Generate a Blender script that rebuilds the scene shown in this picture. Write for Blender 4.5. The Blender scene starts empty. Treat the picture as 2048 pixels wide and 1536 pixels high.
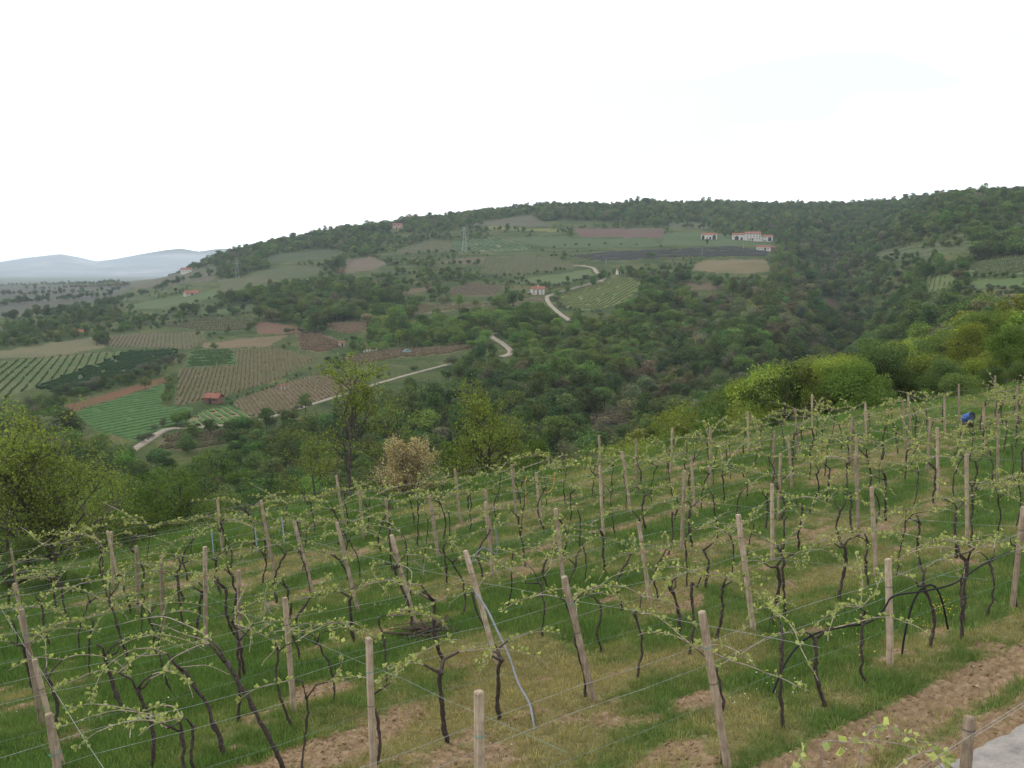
import bpy, math, random
import numpy as np
from mathutils import Vector, Matrix

SC = bpy.context.scene
COL = SC.collection
rad = math.radians

# ------------------------------------------------------------------ camera
PITCH = rad(7.64)
FPX = 1700.0                       # focal length in pixels of the 2048 px wide photograph
cam_d = bpy.data.cameras.new('camera')
cam_d.sensor_width = 36.0
cam_d.lens = 36.0 * FPX / 2048.0
cam_d.clip_start = 0.1
cam_d.clip_end = 60000.0
cam = bpy.data.objects.new('camera', cam_d)
COL.objects.link(cam)
cam.location = (0, 0, 0)
cam.rotation_euler = (rad(90) - PITCH, 0, 0)
SC.camera = cam

# ------------------------------------------------------------------ light
SUN_EL, SUN_AZ = rad(48), rad(-62)      # azimuth measured from +Y towards +X
world = bpy.data.worlds.new('World')
SC.world = world
world.use_nodes = True
wn = world.node_tree
wn.nodes.clear()
w_out = wn.nodes.new('ShaderNodeOutputWorld')
w_bg = wn.nodes.new('ShaderNodeBackground')
w_sky = wn.nodes.new('ShaderNodeTexSky')
w_sky.sky_type = 'NISHITA'
w_sky.sun_disc = False
w_sky.sun_elevation = SUN_EL
w_sky.sun_rotation = SUN_AZ
w_sky.dust_density = 3.0
w_tc = wn.nodes.new('ShaderNodeTexCoord')
w_map = wn.nodes.new('ShaderNodeMapping')
w_map.inputs['Scale'].default_value = (1.0, 1.0, 2.6)
w_map.inputs['Location'].default_value = (14.3, 4.2, 16.6)
w_no = wn.nodes.new('ShaderNodeTexNoise')
w_no.inputs['Scale'].default_value = 1.7
w_no.inputs['Detail'].default_value = 3.5
w_no.inputs['Roughness'].default_value = 0.5
w_cr = wn.nodes.new('ShaderNodeValToRGB')
w_cr.color_ramp.elements[0].position = 0.38
w_cr.color_ramp.elements[0].color = (0.455, 0.455, 0.455, 1)
w_cr.color_ramp.elements[1].position = 0.55
w_cr.color_ramp.elements[1].color = (1, 1, 1, 1)
w_mul = wn.nodes.new('ShaderNodeMixRGB')
w_mul.blend_type = 'MULTIPLY'
w_mul.inputs[0].default_value = 1.0
w_mul.inputs[2].default_value = (0.12, 0.12, 0.12, 1)     # clear sky at strength 0.12
w_mix = wn.nodes.new('ShaderNodeMixRGB')
w_mix.inputs[2].default_value = (1.62, 1.66, 1.70, 1)     # thick bright cloud
wn.links.new(w_tc.outputs['Generated'], w_map.inputs['Vector'])
wn.links.new(w_map.outputs[0], w_no.inputs['Vector'])
wn.links.new(w_no.outputs['Fac'], w_cr.inputs[0])
wn.links.new(w_sky.outputs[0], w_mul.inputs[1])
wn.links.new(w_cr.outputs[0], w_mix.inputs[0])
wn.links.new(w_mul.outputs[0], w_mix.inputs[1])
wn.links.new(w_mix.outputs[0], w_bg.inputs[0])
w_bg.inputs[1].default_value = 1.0
wn.links.new(w_bg.outputs[0], w_out.inputs[0])

sun_d = bpy.data.lights.new('sun', 'SUN')
sun_d.energy = 1.5
sun_d.angle = rad(11)
sun_d.color = (1.0, 0.95, 0.87)
sun = bpy.data.objects.new('sun', sun_d)
COL.objects.link(sun)
sdir = Vector((math.sin(SUN_AZ) * math.cos(SUN_EL), math.cos(SUN_AZ) * math.cos(SUN_EL), math.sin(SUN_EL)))
sun.rotation_euler = sdir.to_track_quat('Z', 'Y').to_euler()
sun.location = (-40, 20, 80)

SC.view_settings.view_transform = 'Standard'
SC.view_settings.look = 'None'
SC.view_settings.exposure = 0.12
SC.view_settings.gamma = 1.0
SC.view_settings.use_curve_mapping = False
SC.cycles.max_bounces = 4
SC.cycles.diffuse_bounces = 2
SC.cycles.transmission_bounces = 4
SC.cycles.transparent_max_bounces = 6
SC.cycles.volume_bounces = 1

# ------------------------------------------------------------------ numbers and noise
rng = np.random.default_rng(7)
R = random.Random(11)

def hash2(ix, iy, seed):
    h = (ix * 374761393 + iy * 668265263 + seed * 974711) & 0x7fffffff
    h = ((h ^ (h >> 13)) * 1274126177) & 0x7fffffff
    return ((h ^ (h >> 16)) & 0xffff) / 65535.0

def vnoise(x, y, seed=0):
    x = np.asarray(x, float); y = np.asarray(y, float)
    ix = np.floor(x).astype(np.int64); iy = np.floor(y).astype(np.int64)
    fx = x - ix; fy = y - iy
    fx = fx * fx * (3 - 2 * fx); fy = fy * fy * (3 - 2 * fy)
    a = hash2(ix, iy, seed); b = hash2(ix + 1, iy, seed)
    c = hash2(ix, iy + 1, seed); d = hash2(ix + 1, iy + 1, seed)
    return (a * (1 - fx) + b * fx) * (1 - fy) + (c * (1 - fx) + d * fx) * fy

def fbm(x, y, seed=0, octv=4):
    s = 0; a = .5; t = 0
    for k in range(octv):
        s = s + a * vnoise(x, y, seed + k * 17); t += a
        x = np.asarray(x) * 2.03; y = np.asarray(y) * 2.03; a *= .5
    return s / t

def sstep(a, b, x):
    t = np.clip((np.asarray(x, float) - a) / (b - a), 0, 1)
    return t * t * (3 - 2 * t)

# ------------------------------------------------------------------ pixel <-> world
CP, SP = math.cos(PITCH), math.sin(PITCH)
def ray(px, py):
    cx = (px - 1024) / FPX; cy = (768 - py) / FPX
    return np.array([cx, CP + cy * SP, -SP + cy * CP])
def proj(x, y, z):
    zc = y * CP - z * SP
    zc = np.where(np.abs(zc) < 1e-6, 1e-6, zc)
    yc = y * SP + z * CP
    return 1024 + FPX * x / zc, 768 - FPX * yc / zc

# vineyard frame: u runs along the rows, v across them towards the track below the camera
UD = np.array([.81, .585]); UD /= np.linalg.norm(UD)
VD = np.array([UD[1], -UD[0]])
OO = np.array([0., 33.])
ROWANG = math.atan2(UD[1], UD[0])
def uv2xy(u, v): return OO[0] + u * UD[0] + v * VD[0], OO[1] + u * UD[1] + v * VD[1]
def xy2uv(x, y):
    return (x - OO[0]) * UD[0] + (y - OO[1]) * UD[1], (x - OO[0]) * VD[0] + (y - OO[1]) * VD[1]

YS = np.array([-60, 0, 9, 12, 15, 20, 28, 36, 45, 60, 90, 200.])
DS = np.array([4.2, 4.6, 5.95, 6.45, 7.0, 7.7, 8.35, 8.8, 9.2, 10, 11.5, 17])
def z_near(x, y):
    yy = np.asarray(y, float)
    d = sum(np.interp(yy + o, YS, DS) for o in (-2, -1, 0, 1, 2)) / 5
    return -(d - np.interp(x, [-40, 14, 20, 60], [-4, 1.4, 1.75, 1.75]))

# far profiles: one column per photograph x; hidden ground as (range, z), visible ground as (photo y, range)
def colmn(px, hid, vis):
    pr, pz = [], []
    for r, z in hid: pr.append(r); pz.append(z)
    for py, r in vis:
        d = ray(px, py); h = math.hypot(d[0], d[1])
        pr.append(r); pz.append(d[2] / h * r)
    return (px - 1024) / FPX, np.array(pr), np.array(pz)
COLS = [
 colmn(0,    [(30, -12.5), (60, -26), (120, -50), (180, -59)], [(960, 235), (880, 300), (800, 375), (700, 560), (640, 850), (600, 1400), (571, 2600)]),
 colmn(250,  [(35, -14), (60, -24), (120, -49), (180, -58)], [(960, 230), (880, 285), (800, 370), (700, 540), (640, 800), (600, 1200), (565, 2300)]),
 colmn(480,  [(35, -13), (60, -23), (120, -48), (180, -57)], [(960, 225), (860, 305), (797, 380), (700, 520), (650, 640), (600, 770), (545, 1050), (503, 1350)]),
 colmn(700,  [(35, -12), (60, -23), (120, -48), (180, -57)], [(960, 228), (850, 300), (780, 360), (700, 490), (640, 610), (560, 800), (505, 1050), (458, 1320)]),
 colmn(950,  [(35, -11), (60, -22), (120, -46), (180, -56)], [(930, 235), (850, 285), (735, 385), (680, 460), (620, 610), (560, 770), (505, 960), (455, 1200), (421, 1420)]),
 colmn(1100, [(35, -11), (60, -21), (120, -44), (180, -54)], [(920, 235), (850, 280), (780, 340), (715, 420), (640, 560), (590, 700), (545, 810), (485, 1000), (445, 1200), (406, 1450)]),
 colmn(1280, [(35, -10.5), (60, -20), (120, -42), (180, -53)], [(900, 235), (845, 285), (770, 345), (690, 440), (610, 600), (553, 760), (505, 900), (475, 1020), (440, 1250), (404, 1500)]),
 colmn(1480, [(40, -11), (60, -19), (100, -25), (150, -28.5), (210, -44), (280, -50)], [(710, 420), (620, 580), (560, 740), (505, 930), (480, 1060), (440, 1280), (407, 1600)]),
 colmn(1640, [(45, -9.5), (62, -18), (120, -24), (190, -28), (260, -43), (330, -48)], [(700, 480), (640, 600), (590, 720), (530, 880), (480, 1060), (440, 1300), (411, 1600)]),
 colmn(1725, [(45, -9), (62, -16), (120, -22.5), (200, -25), (270, -40), (360, -46)], [(700, 500), (660, 640), (620, 760), (560, 880), (500, 1020), (450, 1220), (412, 1500)]),
 colmn(1850, [(50, -8), (70, -15), (110, -19), (150, -20.5), (220, -20.5), (280, -30)], [(660, 390), (620, 470), (580, 540), (540, 610), (495, 690), (445, 800), (396, 950), (401, 1500)]),
 colmn(2048, [(60, -6.6), (80, -9.5), (110, -10.5), (150, -14), (200, -17), (250, -21)], [(640, 330), (610, 400), (560, 480), (520, 560), (480, 640), (430, 730), (388, 830), (393, 1500)]),
]
AG = np.linspace(-0.95, 0.95, 240)
LR = np.linspace(math.log(15), math.log(20000), 420)
def build_far():
    rg = np.exp(LR)
    prof = []
    for a, pr, pz in COLS:
        tail_r = pr[-1]
        if pz[-1] < 0:
            er = [tail_r * 1.1, tail_r * 1.6, 20000]; ez = [pz[-1] - 2, -62, -62]
        else:
            er = [tail_r * 1.06, tail_r * 1.5, tail_r * 2.4, 20000]; ez = [pz[-1] - 1, pz[-1] * .5, -60, -62]
        z = np.interp(rg, np.r_[15, pr, er], np.r_[pz[0] + 4, pz, ez])
        prof.append(z)
    prof = np.array(prof); ca = np.array([c[0] for c in COLS])
    A = np.empty((len(AG), len(LR)))
    for j in range(len(LR)):
        A[:, j] = np.interp(AG, ca, prof[:, j])
    def sm(A, ax, s):
        k = np.exp(-0.5 * (np.arange(-3 * s, 3 * s + 1) / s) ** 2); k /= k.sum()
        pad = [(0, 0), (0, 0)]; pad[ax] = (3 * s, 3 * s)
        B = np.pad(A, pad, mode='edge'); out = 0
        for i, w in enumerate(k):
            sl = [slice(None), slice(None)]; sl[ax] = slice(i, i + A.shape[ax]); out = out + w * B[tuple(sl)]
        return out
    return sm(sm(A, 1, 3), 0, 4)
FARZ = build_far()
RAV = np.array([((p - 1024) / FPX, r_) for p, r_ in ((1460, 290), (1560, 380), (1660, 480), (1715, 580), (1725, 700), (1680, 820), (1650, 960), (1690, 1100), (1720, 1300))])
def z_far(x, y):
    r = np.maximum(np.hypot(x, y), 15.0)
    a = np.asarray(x) / np.maximum(np.asarray(y, float), 1e-3)
    a = np.where(np.asarray(y) <= 1e-3, np.sign(x) * .95, np.clip(a, -.95, .95))
    fa = np.clip((a - AG[0]) / (AG[1] - AG[0]), 0, len(AG) - 1.001); ia = fa.astype(int); fa = fa - ia
    fr = np.clip((np.log(r) - LR[0]) / (LR[1] - LR[0]), 0, len(LR) - 1.001); ir = fr.astype(int); fr = fr - ir
    z = (FARZ[ia, ir] * (1 - fa) + FARZ[ia + 1, ir] * fa) * (1 - fr) + (FARZ[ia, ir + 1] * (1 - fa) + FARZ[ia + 1, ir + 1] * fa) * fr
    amp = np.clip((r - 120) / 600, 0, 1) * np.clip(3200 / r, 0, 1)
    z = z + amp * 7 * (fbm(x / 130 + 3.1, y / 130 + 7.7, 5, 4) - .5)
    side = sstep(.12, .2, a) * sstep(240, 330, r) * sstep(1300, 1000, r)
    z = z + side * 17 * (fbm(x / 95 + 1.7, y / 95 + 2.2, 8, 3) - .55) * (1 - .7 * sstep(.42, .46, a))
    ga_ = np.interp(r, RAV[:, 1], RAV[:, 0]); off = (a - ga_) * r
    wd = np.interp(r, [300, 600, 1000], [20, 26, 34])
    z = z - 19 * np.exp(-(off / wd) ** 2) * sstep(270, 360, r) * sstep(1250, 1000, r)
    off2 = (a - np.interp(r, [320, 700], [.16, .27])) * r
    z = z - 11 * np.exp(-(off2 / 20) ** 2) * sstep(250, 330, r) * sstep(720, 560, r)
    return z
def edge_of(u): return np.interp(u, [-8, 4, 18, 40], [-1.2, 2.8, 4.4, 5.6])
def ground_z(x, y):
    x = np.asarray(x, float); y = np.asarray(y, float)
    u, v = xy2uv(x, y)
    w = sstep(0, 22, edge_of(u) - v)
    return z_near(x, y) * (1 - w) + z_far(x, y) * w

def hit(px, py, tmin=5.0, tmax=6000.0):
    d = ray(px, py); h = math.hypot(d[0], d[1])
    t = np.geomspace(tmin, tmax, 5000) / h
    z = ground_z(d[0] * t, d[1] * t)
    below = np.nonzero(d[2] * t < z)[0]
    if not len(below): return None
    i = below[0]
    if i == 0: return d * t[0]
    lo, hi = t[i - 1], t[i]
    for _ in range(24):
        m = (lo + hi) / 2
        if d[2] * m < ground_z(d[0] * m, d[1] * m): hi = m
        else: lo = m
    p = d * hi
    return np.array([p[0], p[1], float(ground_z(p[0], p[1]))])

def inpoly(px, py, poly):
    px = np.asarray(px, float); py = np.asarray(py, float)
    c = np.zeros(px.shape, bool); n = len(poly)
    for i in range(n):
        x1, y1 = poly[i]; x2, y2 = poly[(i + 1) % n]
        if y1 == y2: continue
        t = ((y1 > py) != (y2 > py)) & (px < (x2 - x1) * (py - y1) / (y2 - y1) + x1)
        c ^= t
    return c

# ------------------------------------------------------------------ mesh helpers
def mesh_np(name, V, Q=None, T=None, mats=(), mi=None, smooth=False, attrs=None):
    me = bpy.data.meshes.new(name)
    V = np.asarray(V, np.float32).reshape(-1, 3)
    Q = np.zeros((0, 4), np.int32) if Q is None or len(Q) == 0 else np.asarray(Q, np.int32)
    T = np.zeros((0, 3), np.int32) if T is None or len(T) == 0 else np.asarray(T, np.int32)
    me.vertices.add(len(V)); me.vertices.foreach_set('co', V.ravel())
    nl = Q.size + T.size; nf = len(Q) + len(T)
    if nf:
        me.loops.add(nl); me.loops.foreach_set('vertex_index', np.r_[Q.ravel(), T.ravel()])
        me.polygons.add(nf)
        ls = np.r_[np.arange(len(Q)) * 4, len(Q) * 4 + np.arange(len(T)) * 3].astype(np.int32)
        me.polygons.foreach_set('loop_start', ls)
        try:
            me.polygons.foreach_set('loop_total', np.r_[np.full(len(Q), 4), np.full(len(T), 3)].astype(np.int32))
        except Exception:
            pass
        if mi is not None: me.polygons.foreach_set('material_index', np.asarray(mi, np.int32))
        me.polygons.foreach_set('use_smooth', np.full(nf, bool(smooth)))
    for m in mats: me.materials.append(m)
    if attrs:
        for k, (ty, dat) in attrs.items():
            at = me.attributes.new(k, ty, 'POINT')
            dat = np.asarray(dat, np.float32 if ty != 'INT' else np.int32)
            at.data.foreach_set({'FLOAT': 'value', 'INT': 'value', 'FLOAT_VECTOR': 'vector', 'FLOAT_COLOR': 'color'}[ty], dat.ravel())
    me.update(calc_edges=True)
    me.validate()
    return me

class MB:
    """collects faces of one mesh"""
    def __init__(s): s.V = []; s.Q = []; s.T = []; s.n = 0; s.qm = []; s.tm = []
    def add(s, V, Q=None, T=None, m=0):
        V = np.asarray(V, float).reshape(-1, 3); s.V.append(V)
        if Q is not None and len(Q): Q = np.asarray(Q, int); s.Q.append(Q + s.n); s.qm += [m] * len(Q)
        if T is not None and len(T): T = np.asarray(T, int); s.T.append(T + s.n); s.tm += [m] * len(T)
        s.n += len(V)
    def box(s, c, d, M=None, m=0, taper=1.0):
        x, y, z = d[0] / 2, d[1] / 2, d[2] / 2
        V = np.array([[-x, -y, -z], [x, -y, -z], [x, y, -z], [-x, y, -z], [-x * taper, -y * taper, z], [x * taper, -y * taper, z], [x * taper, y * taper, z], [-x * taper, y * taper, z]]) + np.array(c)
        if M is not None: V = V @ np.asarray(M).T
        s.add(V, [[0, 3, 2, 1], [4, 5, 6, 7], [0, 1, 5, 4], [1, 2, 6, 5], [2, 3, 7, 6], [3, 0, 4, 7]], m=m)
    def tube(s, pts, rr, k=5, cap=True, m=0, jit=0.0):
        P = np.asarray(pts, float); n = len(P)
        rr = np.full(n, rr) if np.isscalar(rr) else np.asarray(rr, float)
        tg = np.gradient(P, axis=0); tg /= np.linalg.norm(tg, axis=1)[:, None] + 1e-12
        ref = np.array([0.31, 0.17, .93]) if abs(tg[:, 2]).mean() < .8 else np.array([.97, .2, .1])
        a = np.cross(tg, ref); a /= np.linalg.norm(a, axis=1)[:, None] + 1e-12
        b = np.cross(tg, a)
        th = np.arange(k) / k * 2 * np.pi
        RR = rr[:, None, None] * (1 + jit * (np.random.default_rng(int(abs(P).sum() * 1e4) % 99991).random((n, k, 1)) * 2 - 1)) if jit else rr[:, None, None]
        V = (P[:, None, :] + RR * (np.cos(th)[None, :, None] * a[:, None, :] + np.sin(th)[None, :, None] * b[:, None, :])).reshape(-1, 3)
        i = np.arange(n - 1)[:, None]; j = np.arange(k)[None, :]; j2 = (j + 1) % k
        Q = np.stack([i * k + j, (i + 1) * k + j, (i + 1) * k + j2, i * k + j2], -1).reshape(-1, 4)
        T = []
        if cap:
            V = np.vstack([V, P[0], P[-1]]); c0, c1 = n * k, n * k + 1
            T = [[c0, q, (q + 1) % k] for q in range(k)] + [[c1, (n - 1) * k + (q + 1) % k, (n - 1) * k + q] for q in range(k)]
        s.add(V, Q, T, m=m)
    def arr(s):
        V = np.vstack(s.V) if s.V else np.zeros((0, 3))
        Q = np.vstack(s.Q) if s.Q else None
        T = np.vstack(s.T) if s.T else None
        return V, Q, T
    def mesh(s, name, mats, smooth=False):
        V, Q, T = s.arr()
        return mesh_np(name, V, Q, T, mats, mi=s.qm + s.tm, smooth=smooth)

def obj(name, data, parent=None, loc=None, rotz=None, scale=None):
    o = bpy.data.objects.new(name, data); COL.objects.link(o)
    if loc is not None: o.location = [float(c) for c in loc]
    if rotz is not None: o.rotation_euler = (0, 0, rotz)
    if scale is not None: o.scale = (scale,) * 3 if np.isscalar(scale) else scale
    if parent is not None: o.parent = parent
    return o
def tag(o, label=None, cat=None, group=None, kind=None):
    if label: o['label'] = label
    if cat: o['category'] = cat
    if group: o['group'] = group
    if kind: o['kind'] = kind
    return o

# ------------------------------------------------------------------ material helpers
def srgb(r, g, b):
    f = lambda c: (c / 255 / 12.92) if c / 255 <= .04045 else ((c / 255 + .055) / 1.055) ** 2.4
    return (f(r), f(g), f(b), 1)
class NT:
    def __init__(s, name):
        s.m = bpy.data.materials.new(name); s.m.use_nodes = True
        s.t = s.m.node_tree; s.t.nodes.clear()
        s.out = s.n('ShaderNodeOutputMaterial')
    def n(s, ty, **kw):
        nd = s.t.nodes.new(ty)
        for k, v in kw.items(): setattr(nd, k, v)
        return nd
    def l(s, a, b): s.t.links.new(a, b)
    def coord(s, kind='Object', scale=(1, 1, 1), rot=(0, 0, 0)):
        c = s.n('ShaderNodeTexCoord'); m = s.n('ShaderNodeMapping')
        m.inputs['Scale'].default_value = scale; m.inputs['Rotation'].default_value = rot
        s.l(c.outputs[kind], m.inputs['Vector']); return m.outputs[0]
    def noise(s, vec, scale, detail=4, rough=.55):
        nd = s.n('ShaderNodeTexNoise'); nd.inputs['Scale'].default_value = scale
        nd.inputs['Detail'].default_value = detail; nd.inputs['Roughness'].default_value = rough
        if vec is not None: s.l(vec, nd.inputs['Vector'])
        return nd.outputs['Fac']
    def ramp(s, fac, stops):
        nd = s.n('ShaderNodeValToRGB'); e = nd.color_ramp.elements
        e[0].position, e[0].color = stops[0][0], stops[0][1]
        e[1].position, e[1].color = stops[-1][0], stops[-1][1]
        for p, c in stops[1:-1]:
            q = e.new(p); q.color = c
        s.l(fac, nd.inputs[0]); return nd.outputs[0]
    def mix(s, fac, a, b, mode='MIX'):
        nd = s.n('ShaderNodeMixRGB', blend_type=mode)
        for i, v in ((0, fac), (1, a), (2, b)):
            if hasattr(v, 'links') or hasattr(v, 'is_output'): s.l(v, nd.inputs[i])
            else: nd.inputs[i].default_value = v
        return nd.outputs[0]
    def math(s, op, a, b=None):
        nd = s.n('ShaderNodeMath', operation=op)
        for i, v in ((0, a), (1, b)):
            if v is None: continue
            if hasattr(v, 'is_output'): s.l(v, nd.inputs[i])
            else: nd.inputs[i].default_value = v
        return nd.outputs[0]
    def bsdf(s, color, rough=.85, spec=.2, bump=None, bstr=.3, bdist=.02, metal=0):
        p = s.n('ShaderNodeBsdfPrincipled')
        if hasattr(color, 'is_output'): s.l(color, p.inputs['Base Color'])
        else: p.inputs['Base Color'].default_value = color
        p.inputs['Roughness'].default_value = rough
        p.inputs['Specular IOR Level'].default_value = spec
        p.inputs['Metallic'].default_value = metal
        if bump is not None:
            b = s.n('ShaderNodeBump'); b.inputs['Strength'].default_value = bstr; b.inputs['Distance'].default_value = bdist
            s.l(bump, b.inputs['Height']); s.l(b.outputs[0], p.inputs['Normal'])
        s.l(p.outputs[0], s.out.inputs[0]); return p

def plain(name, c1, c2, scale=6, rough=.8, spec=.2, metal=0, bump=True, bdist=.004):
    t = NT(name); v = t.coord('Object'); f = t.noise(v, scale, 5)
    c = t.ramp(f, [(.3, c1), (.7, c2)])
    t.bsdf(c, rough, spec, bump=t.noise(v, scale * 5, 3) if bump else None, bdist=bdist, metal=metal)
    return t.m

def leaf_mat(name, source, transl=.3, c=None, var=.35, tcol=(1.25, 1.2, .5, 1)):
    """source: 'tint' (per-instance attribute), 'object' (object colour) or 'fixed'"""
    t = NT(name)
    if source == 'tint':
        a = t.n('ShaderNodeAttribute', attribute_type='INSTANCER', attribute_name='tint'); base = a.outputs['Color']
    elif source == 'object':
        a = t.n('ShaderNodeObjectInfo'); base = a.outputs['Color']
    else:
        rgb = t.n('ShaderNodeRGB'); rgb.outputs[0].default_value = c; base = rgb.outputs[0]
    g = t.n('ShaderNodeNewGeometry')
    lo = 1 - var; hi = 1 + var
    k = t.ramp(g.outputs['Random Per Island'], [(0, (lo, lo, lo * .9, 1)), (.5, (1, 1, 1, 1)), (1, (hi * 1.02, hi, hi * .85, 1))])
    col = t.mix(1.0, base, k, 'MULTIPLY')
    d = t.n('ShaderNodeBsdfDiffuse'); t.l(col, d.inputs[0])
    if transl > 0:
        tr = t.n('ShaderNodeBsdfTranslucent'); tc = t.mix(1.0, col, tcol, 'MULTIPLY'); t.l(tc, tr.inputs[0])
        mx = t.n('ShaderNodeMixShader'); mx.inputs[0].default_value = transl
        t.l(d.outputs[0], mx.inputs[1]); t.l(tr.outputs[0], mx.inputs[2]); t.l(mx.outputs[0], t.out.inputs[0])
    else:
        t.l(d.outputs[0], t.out.inputs[0])
    return t.m
MAT = {}
MAT['bark'] = plain('bark', (.035, .027, .02, 1), (.10, .085, .068, 1), 7)
MAT['barkpale'] = plain('bark_pale', (.10, .085, .065, 1), (.2, .17, .135, 1), 7)
MAT['vinebark'] = plain('vine_bark', (.024, .018, .015, 1), (.088, .067, .055, 1), 30, bdist=.01)
MAT['cane'] = plain('vine_cane', (.17, .13, .10, 1), (.36, .30, .24, 1), 14)
MAT['leaf_tint'] = leaf_mat('foliage_far', 'tint', .25)
MAT['leaf_obj'] = leaf_mat('foliage_tree', 'object', .3)
MAT['leaf_vine'] = leaf_mat('vine_leaf', 'fixed', .35, (.30, .335, .13, 1), .38, (1.15, 1.15, .65, 1))

# ------------------------------------------------------------------ scattering (geometry nodes, for what nobody could count)
def gn_scatter(name, P, scale, rotz, idx, tint, variants, kind='stuff', tilt=None):
    """variants: objects that are only instanced"""
    n = len(P)
    tilt = np.zeros(n) if tilt is None else tilt
    rot = np.stack([tilt, np.zeros(n), rotz], 1)
    sc3 = np.asarray(scale, float)
    if sc3.ndim == 1: sc3 = np.repeat(sc3[:, None], 3, 1)
    me = mesh_np(name, P, attrs={'sc': ('FLOAT_VECTOR', sc3), 'rt': ('FLOAT_VECTOR', rot), 'vi': ('INT', idx), 'tint': ('FLOAT_COLOR', np.c_[tint, np.ones(n)])})
    o = obj(name, me); o['kind'] = kind
    g = bpy.data.node_groups.new(name + '_nodes', 'GeometryNodeTree')
    g.interface.new_socket('Geometry', in_out='INPUT', socket_type='NodeSocketGeometry')
    g.interface.new_socket('Geometry', in_out='OUTPUT', socket_type='NodeSocketGeometry')
    N = g.nodes; L = g.links
    gi = N.new('NodeGroupInput'); go = N.new('NodeGroupOutput')
    jn = N.new('GeometryNodeJoinGeometry')
    for v in reversed(variants):
        oi = N.new('GeometryNodeObjectInfo'); oi.inputs['Object'].default_value = v
        ti = N.new('GeometryNodeGeometryToInstance')
        L.new(oi.outputs['Geometry'], ti.inputs[0]); L.new(ti.outputs[0], jn.inputs[0])
    ip = N.new('GeometryNodeInstanceOnPoints')
    def na(nm, ty):
        a = N.new('GeometryNodeInputNamedAttribute'); a.data_type = ty; a.inputs['Name'].default_value = nm; return a
    L.new(gi.outputs[0], ip.inputs['Points']); L.new(jn.outputs[0], ip.inputs['Instance'])
    ip.inputs['Pick Instance'].default_value = True
    a = na('vi', 'INT'); L.new(a.outputs['Attribute'], ip.inputs['Instance Index'])
    a = na('rt', 'FLOAT_VECTOR'); L.new(a.outputs['Attribute'], ip.inputs['Rotation'])
    a = na('sc', 'FLOAT_VECTOR'); L.new(a.outputs['Attribute'], ip.inputs['Scale'])
    L.new(ip.outputs[0], go.inputs[0])
    md = o.modifiers.new('scatter', 'NODES'); md.node_group = g
    return o
def source(name, me):
    return bpy.data.objects.new(name, me)      # never linked to the scene: only its mesh is instanced

# ------------------------------------------------------------------ tree shapes (unit: metres, base at origin)
def leaf_quads(C, Nrm, size, rs, aspect=.7, jitter=.9):
    n = len(C)
    N = Nrm + rs.normal(0, jitter, (n, 3)); N /= np.linalg.norm(N, axis=1)[:, None] + 1e-9
    a = np.cross(N, rs.normal(0, 1, (n, 3))); a /= np.linalg.norm(a, axis=1)[:, None] + 1e-9
    b = np.cross(N, a)
    s = (size * rs.uniform(.6, 1.35, n))[:, None]
    k = rs.uniform(.5, 1.0, (n, 1)) * aspect
    V = np.stack([C - a * s * .5, C + b * s * k * .5 - N * s * .12, C + a * s * .5, C - b * s * k * .5 - N * s * .12], 1).reshape(-1, 3)
    Q = np.arange(4 * n).reshape(-1, 4)
    return V, Q

def crown_points(rs, h, w, base, nl, n, shell=.55, ragged=.3):
    """points on ragged lobes filling an egg-shaped crown"""
    cen = []; rr = []
    ch = (h - base); cz = base + ch * .52
    while len(cen) < nl:
        p = rs.uniform(-1, 1, 3)
        if np.linalg.norm(p) > 1 or np.linalg.norm(p) < .35 * rs.random(): continue
        q = p * np.array([w * .36, w * .36, ch * .38])
        f = 1 - .35 * max(p[2], 0)
        cen.append([q[0] * f, q[1] * f, cz + q[2]]); rr.append(w * rs.uniform(.13, .13 + ragged * .45))
    cen = np.array(cen); rr = np.array(rr)
    li = rs.integers(0, nl, n)
    d = rs.normal(0, 1, (n, 3)); d /= np.linalg.norm(d, axis=1)[:, None]
    t = shell + (1 - shell) * rs.random(n) ** .6
    C = cen[li] + d * (rr[li] * t)[:, None] * np.array([1, 1, .85])
    low = d[:, 2] < -.45
    C = C[~low | (rs.random(n) < .4)]; d2 = d[~low | False] if False else None
    Nn = C - np.array([0, 0, cz]); Nn /= np.linalg.norm(Nn, axis=1)[:, None] + 1e-9
    return C, Nn, cen

def trunk_mb(rs, h, base, cen, r0, k=5, limbs=6):
    mb = MB()
    top = np.array([rs.normal(0, .03 * h), rs.normal(0, .03 * h), base + (h - base) * .55])
    pts = [np.array([0, 0, -.6])] + [np.array([top[0] * t + rs.normal(0, .012 * h) * (0 < t < 1), top[1] * t + rs.normal(0, .012 * h) * (0 < t < 1), top[2] * t]) for t in (.0, .3, .6, 1)]
    mb.tube(pts, np.array([1.15, 1.1, .85, .65, .3]) * r0, k)
    for i in range(min(limbs, len(cen))):
        t = rs.uniform(.45, .95); p0 = np.array([top[0] * t, top[1] * t, top[2] * t]); p1 = cen[i]
        mid = (p0 + p1) / 2 + np.array([0, 0, .06 * h]) * rs.uniform(-.4, 1)
        mb.tube([p0, mid, p1], np.array([.42, .28, .1]) * r0, 4)
    return mb

def blob_tree(seed, h, w, base, nl, n, size, shell=.6, ragged=.3, limbs=5, r0=None):
    rs = np.random.default_rng(seed)
    C, Nn, cen = crown_points(rs, h, w, base, nl, n, shell, ragged)
    V, Q = leaf_quads(C, Nn * .8, size, rs)
    return trunk_mb(rs, h, base, cen, r0 or h * .018, limbs=limbs), V, Q

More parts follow.
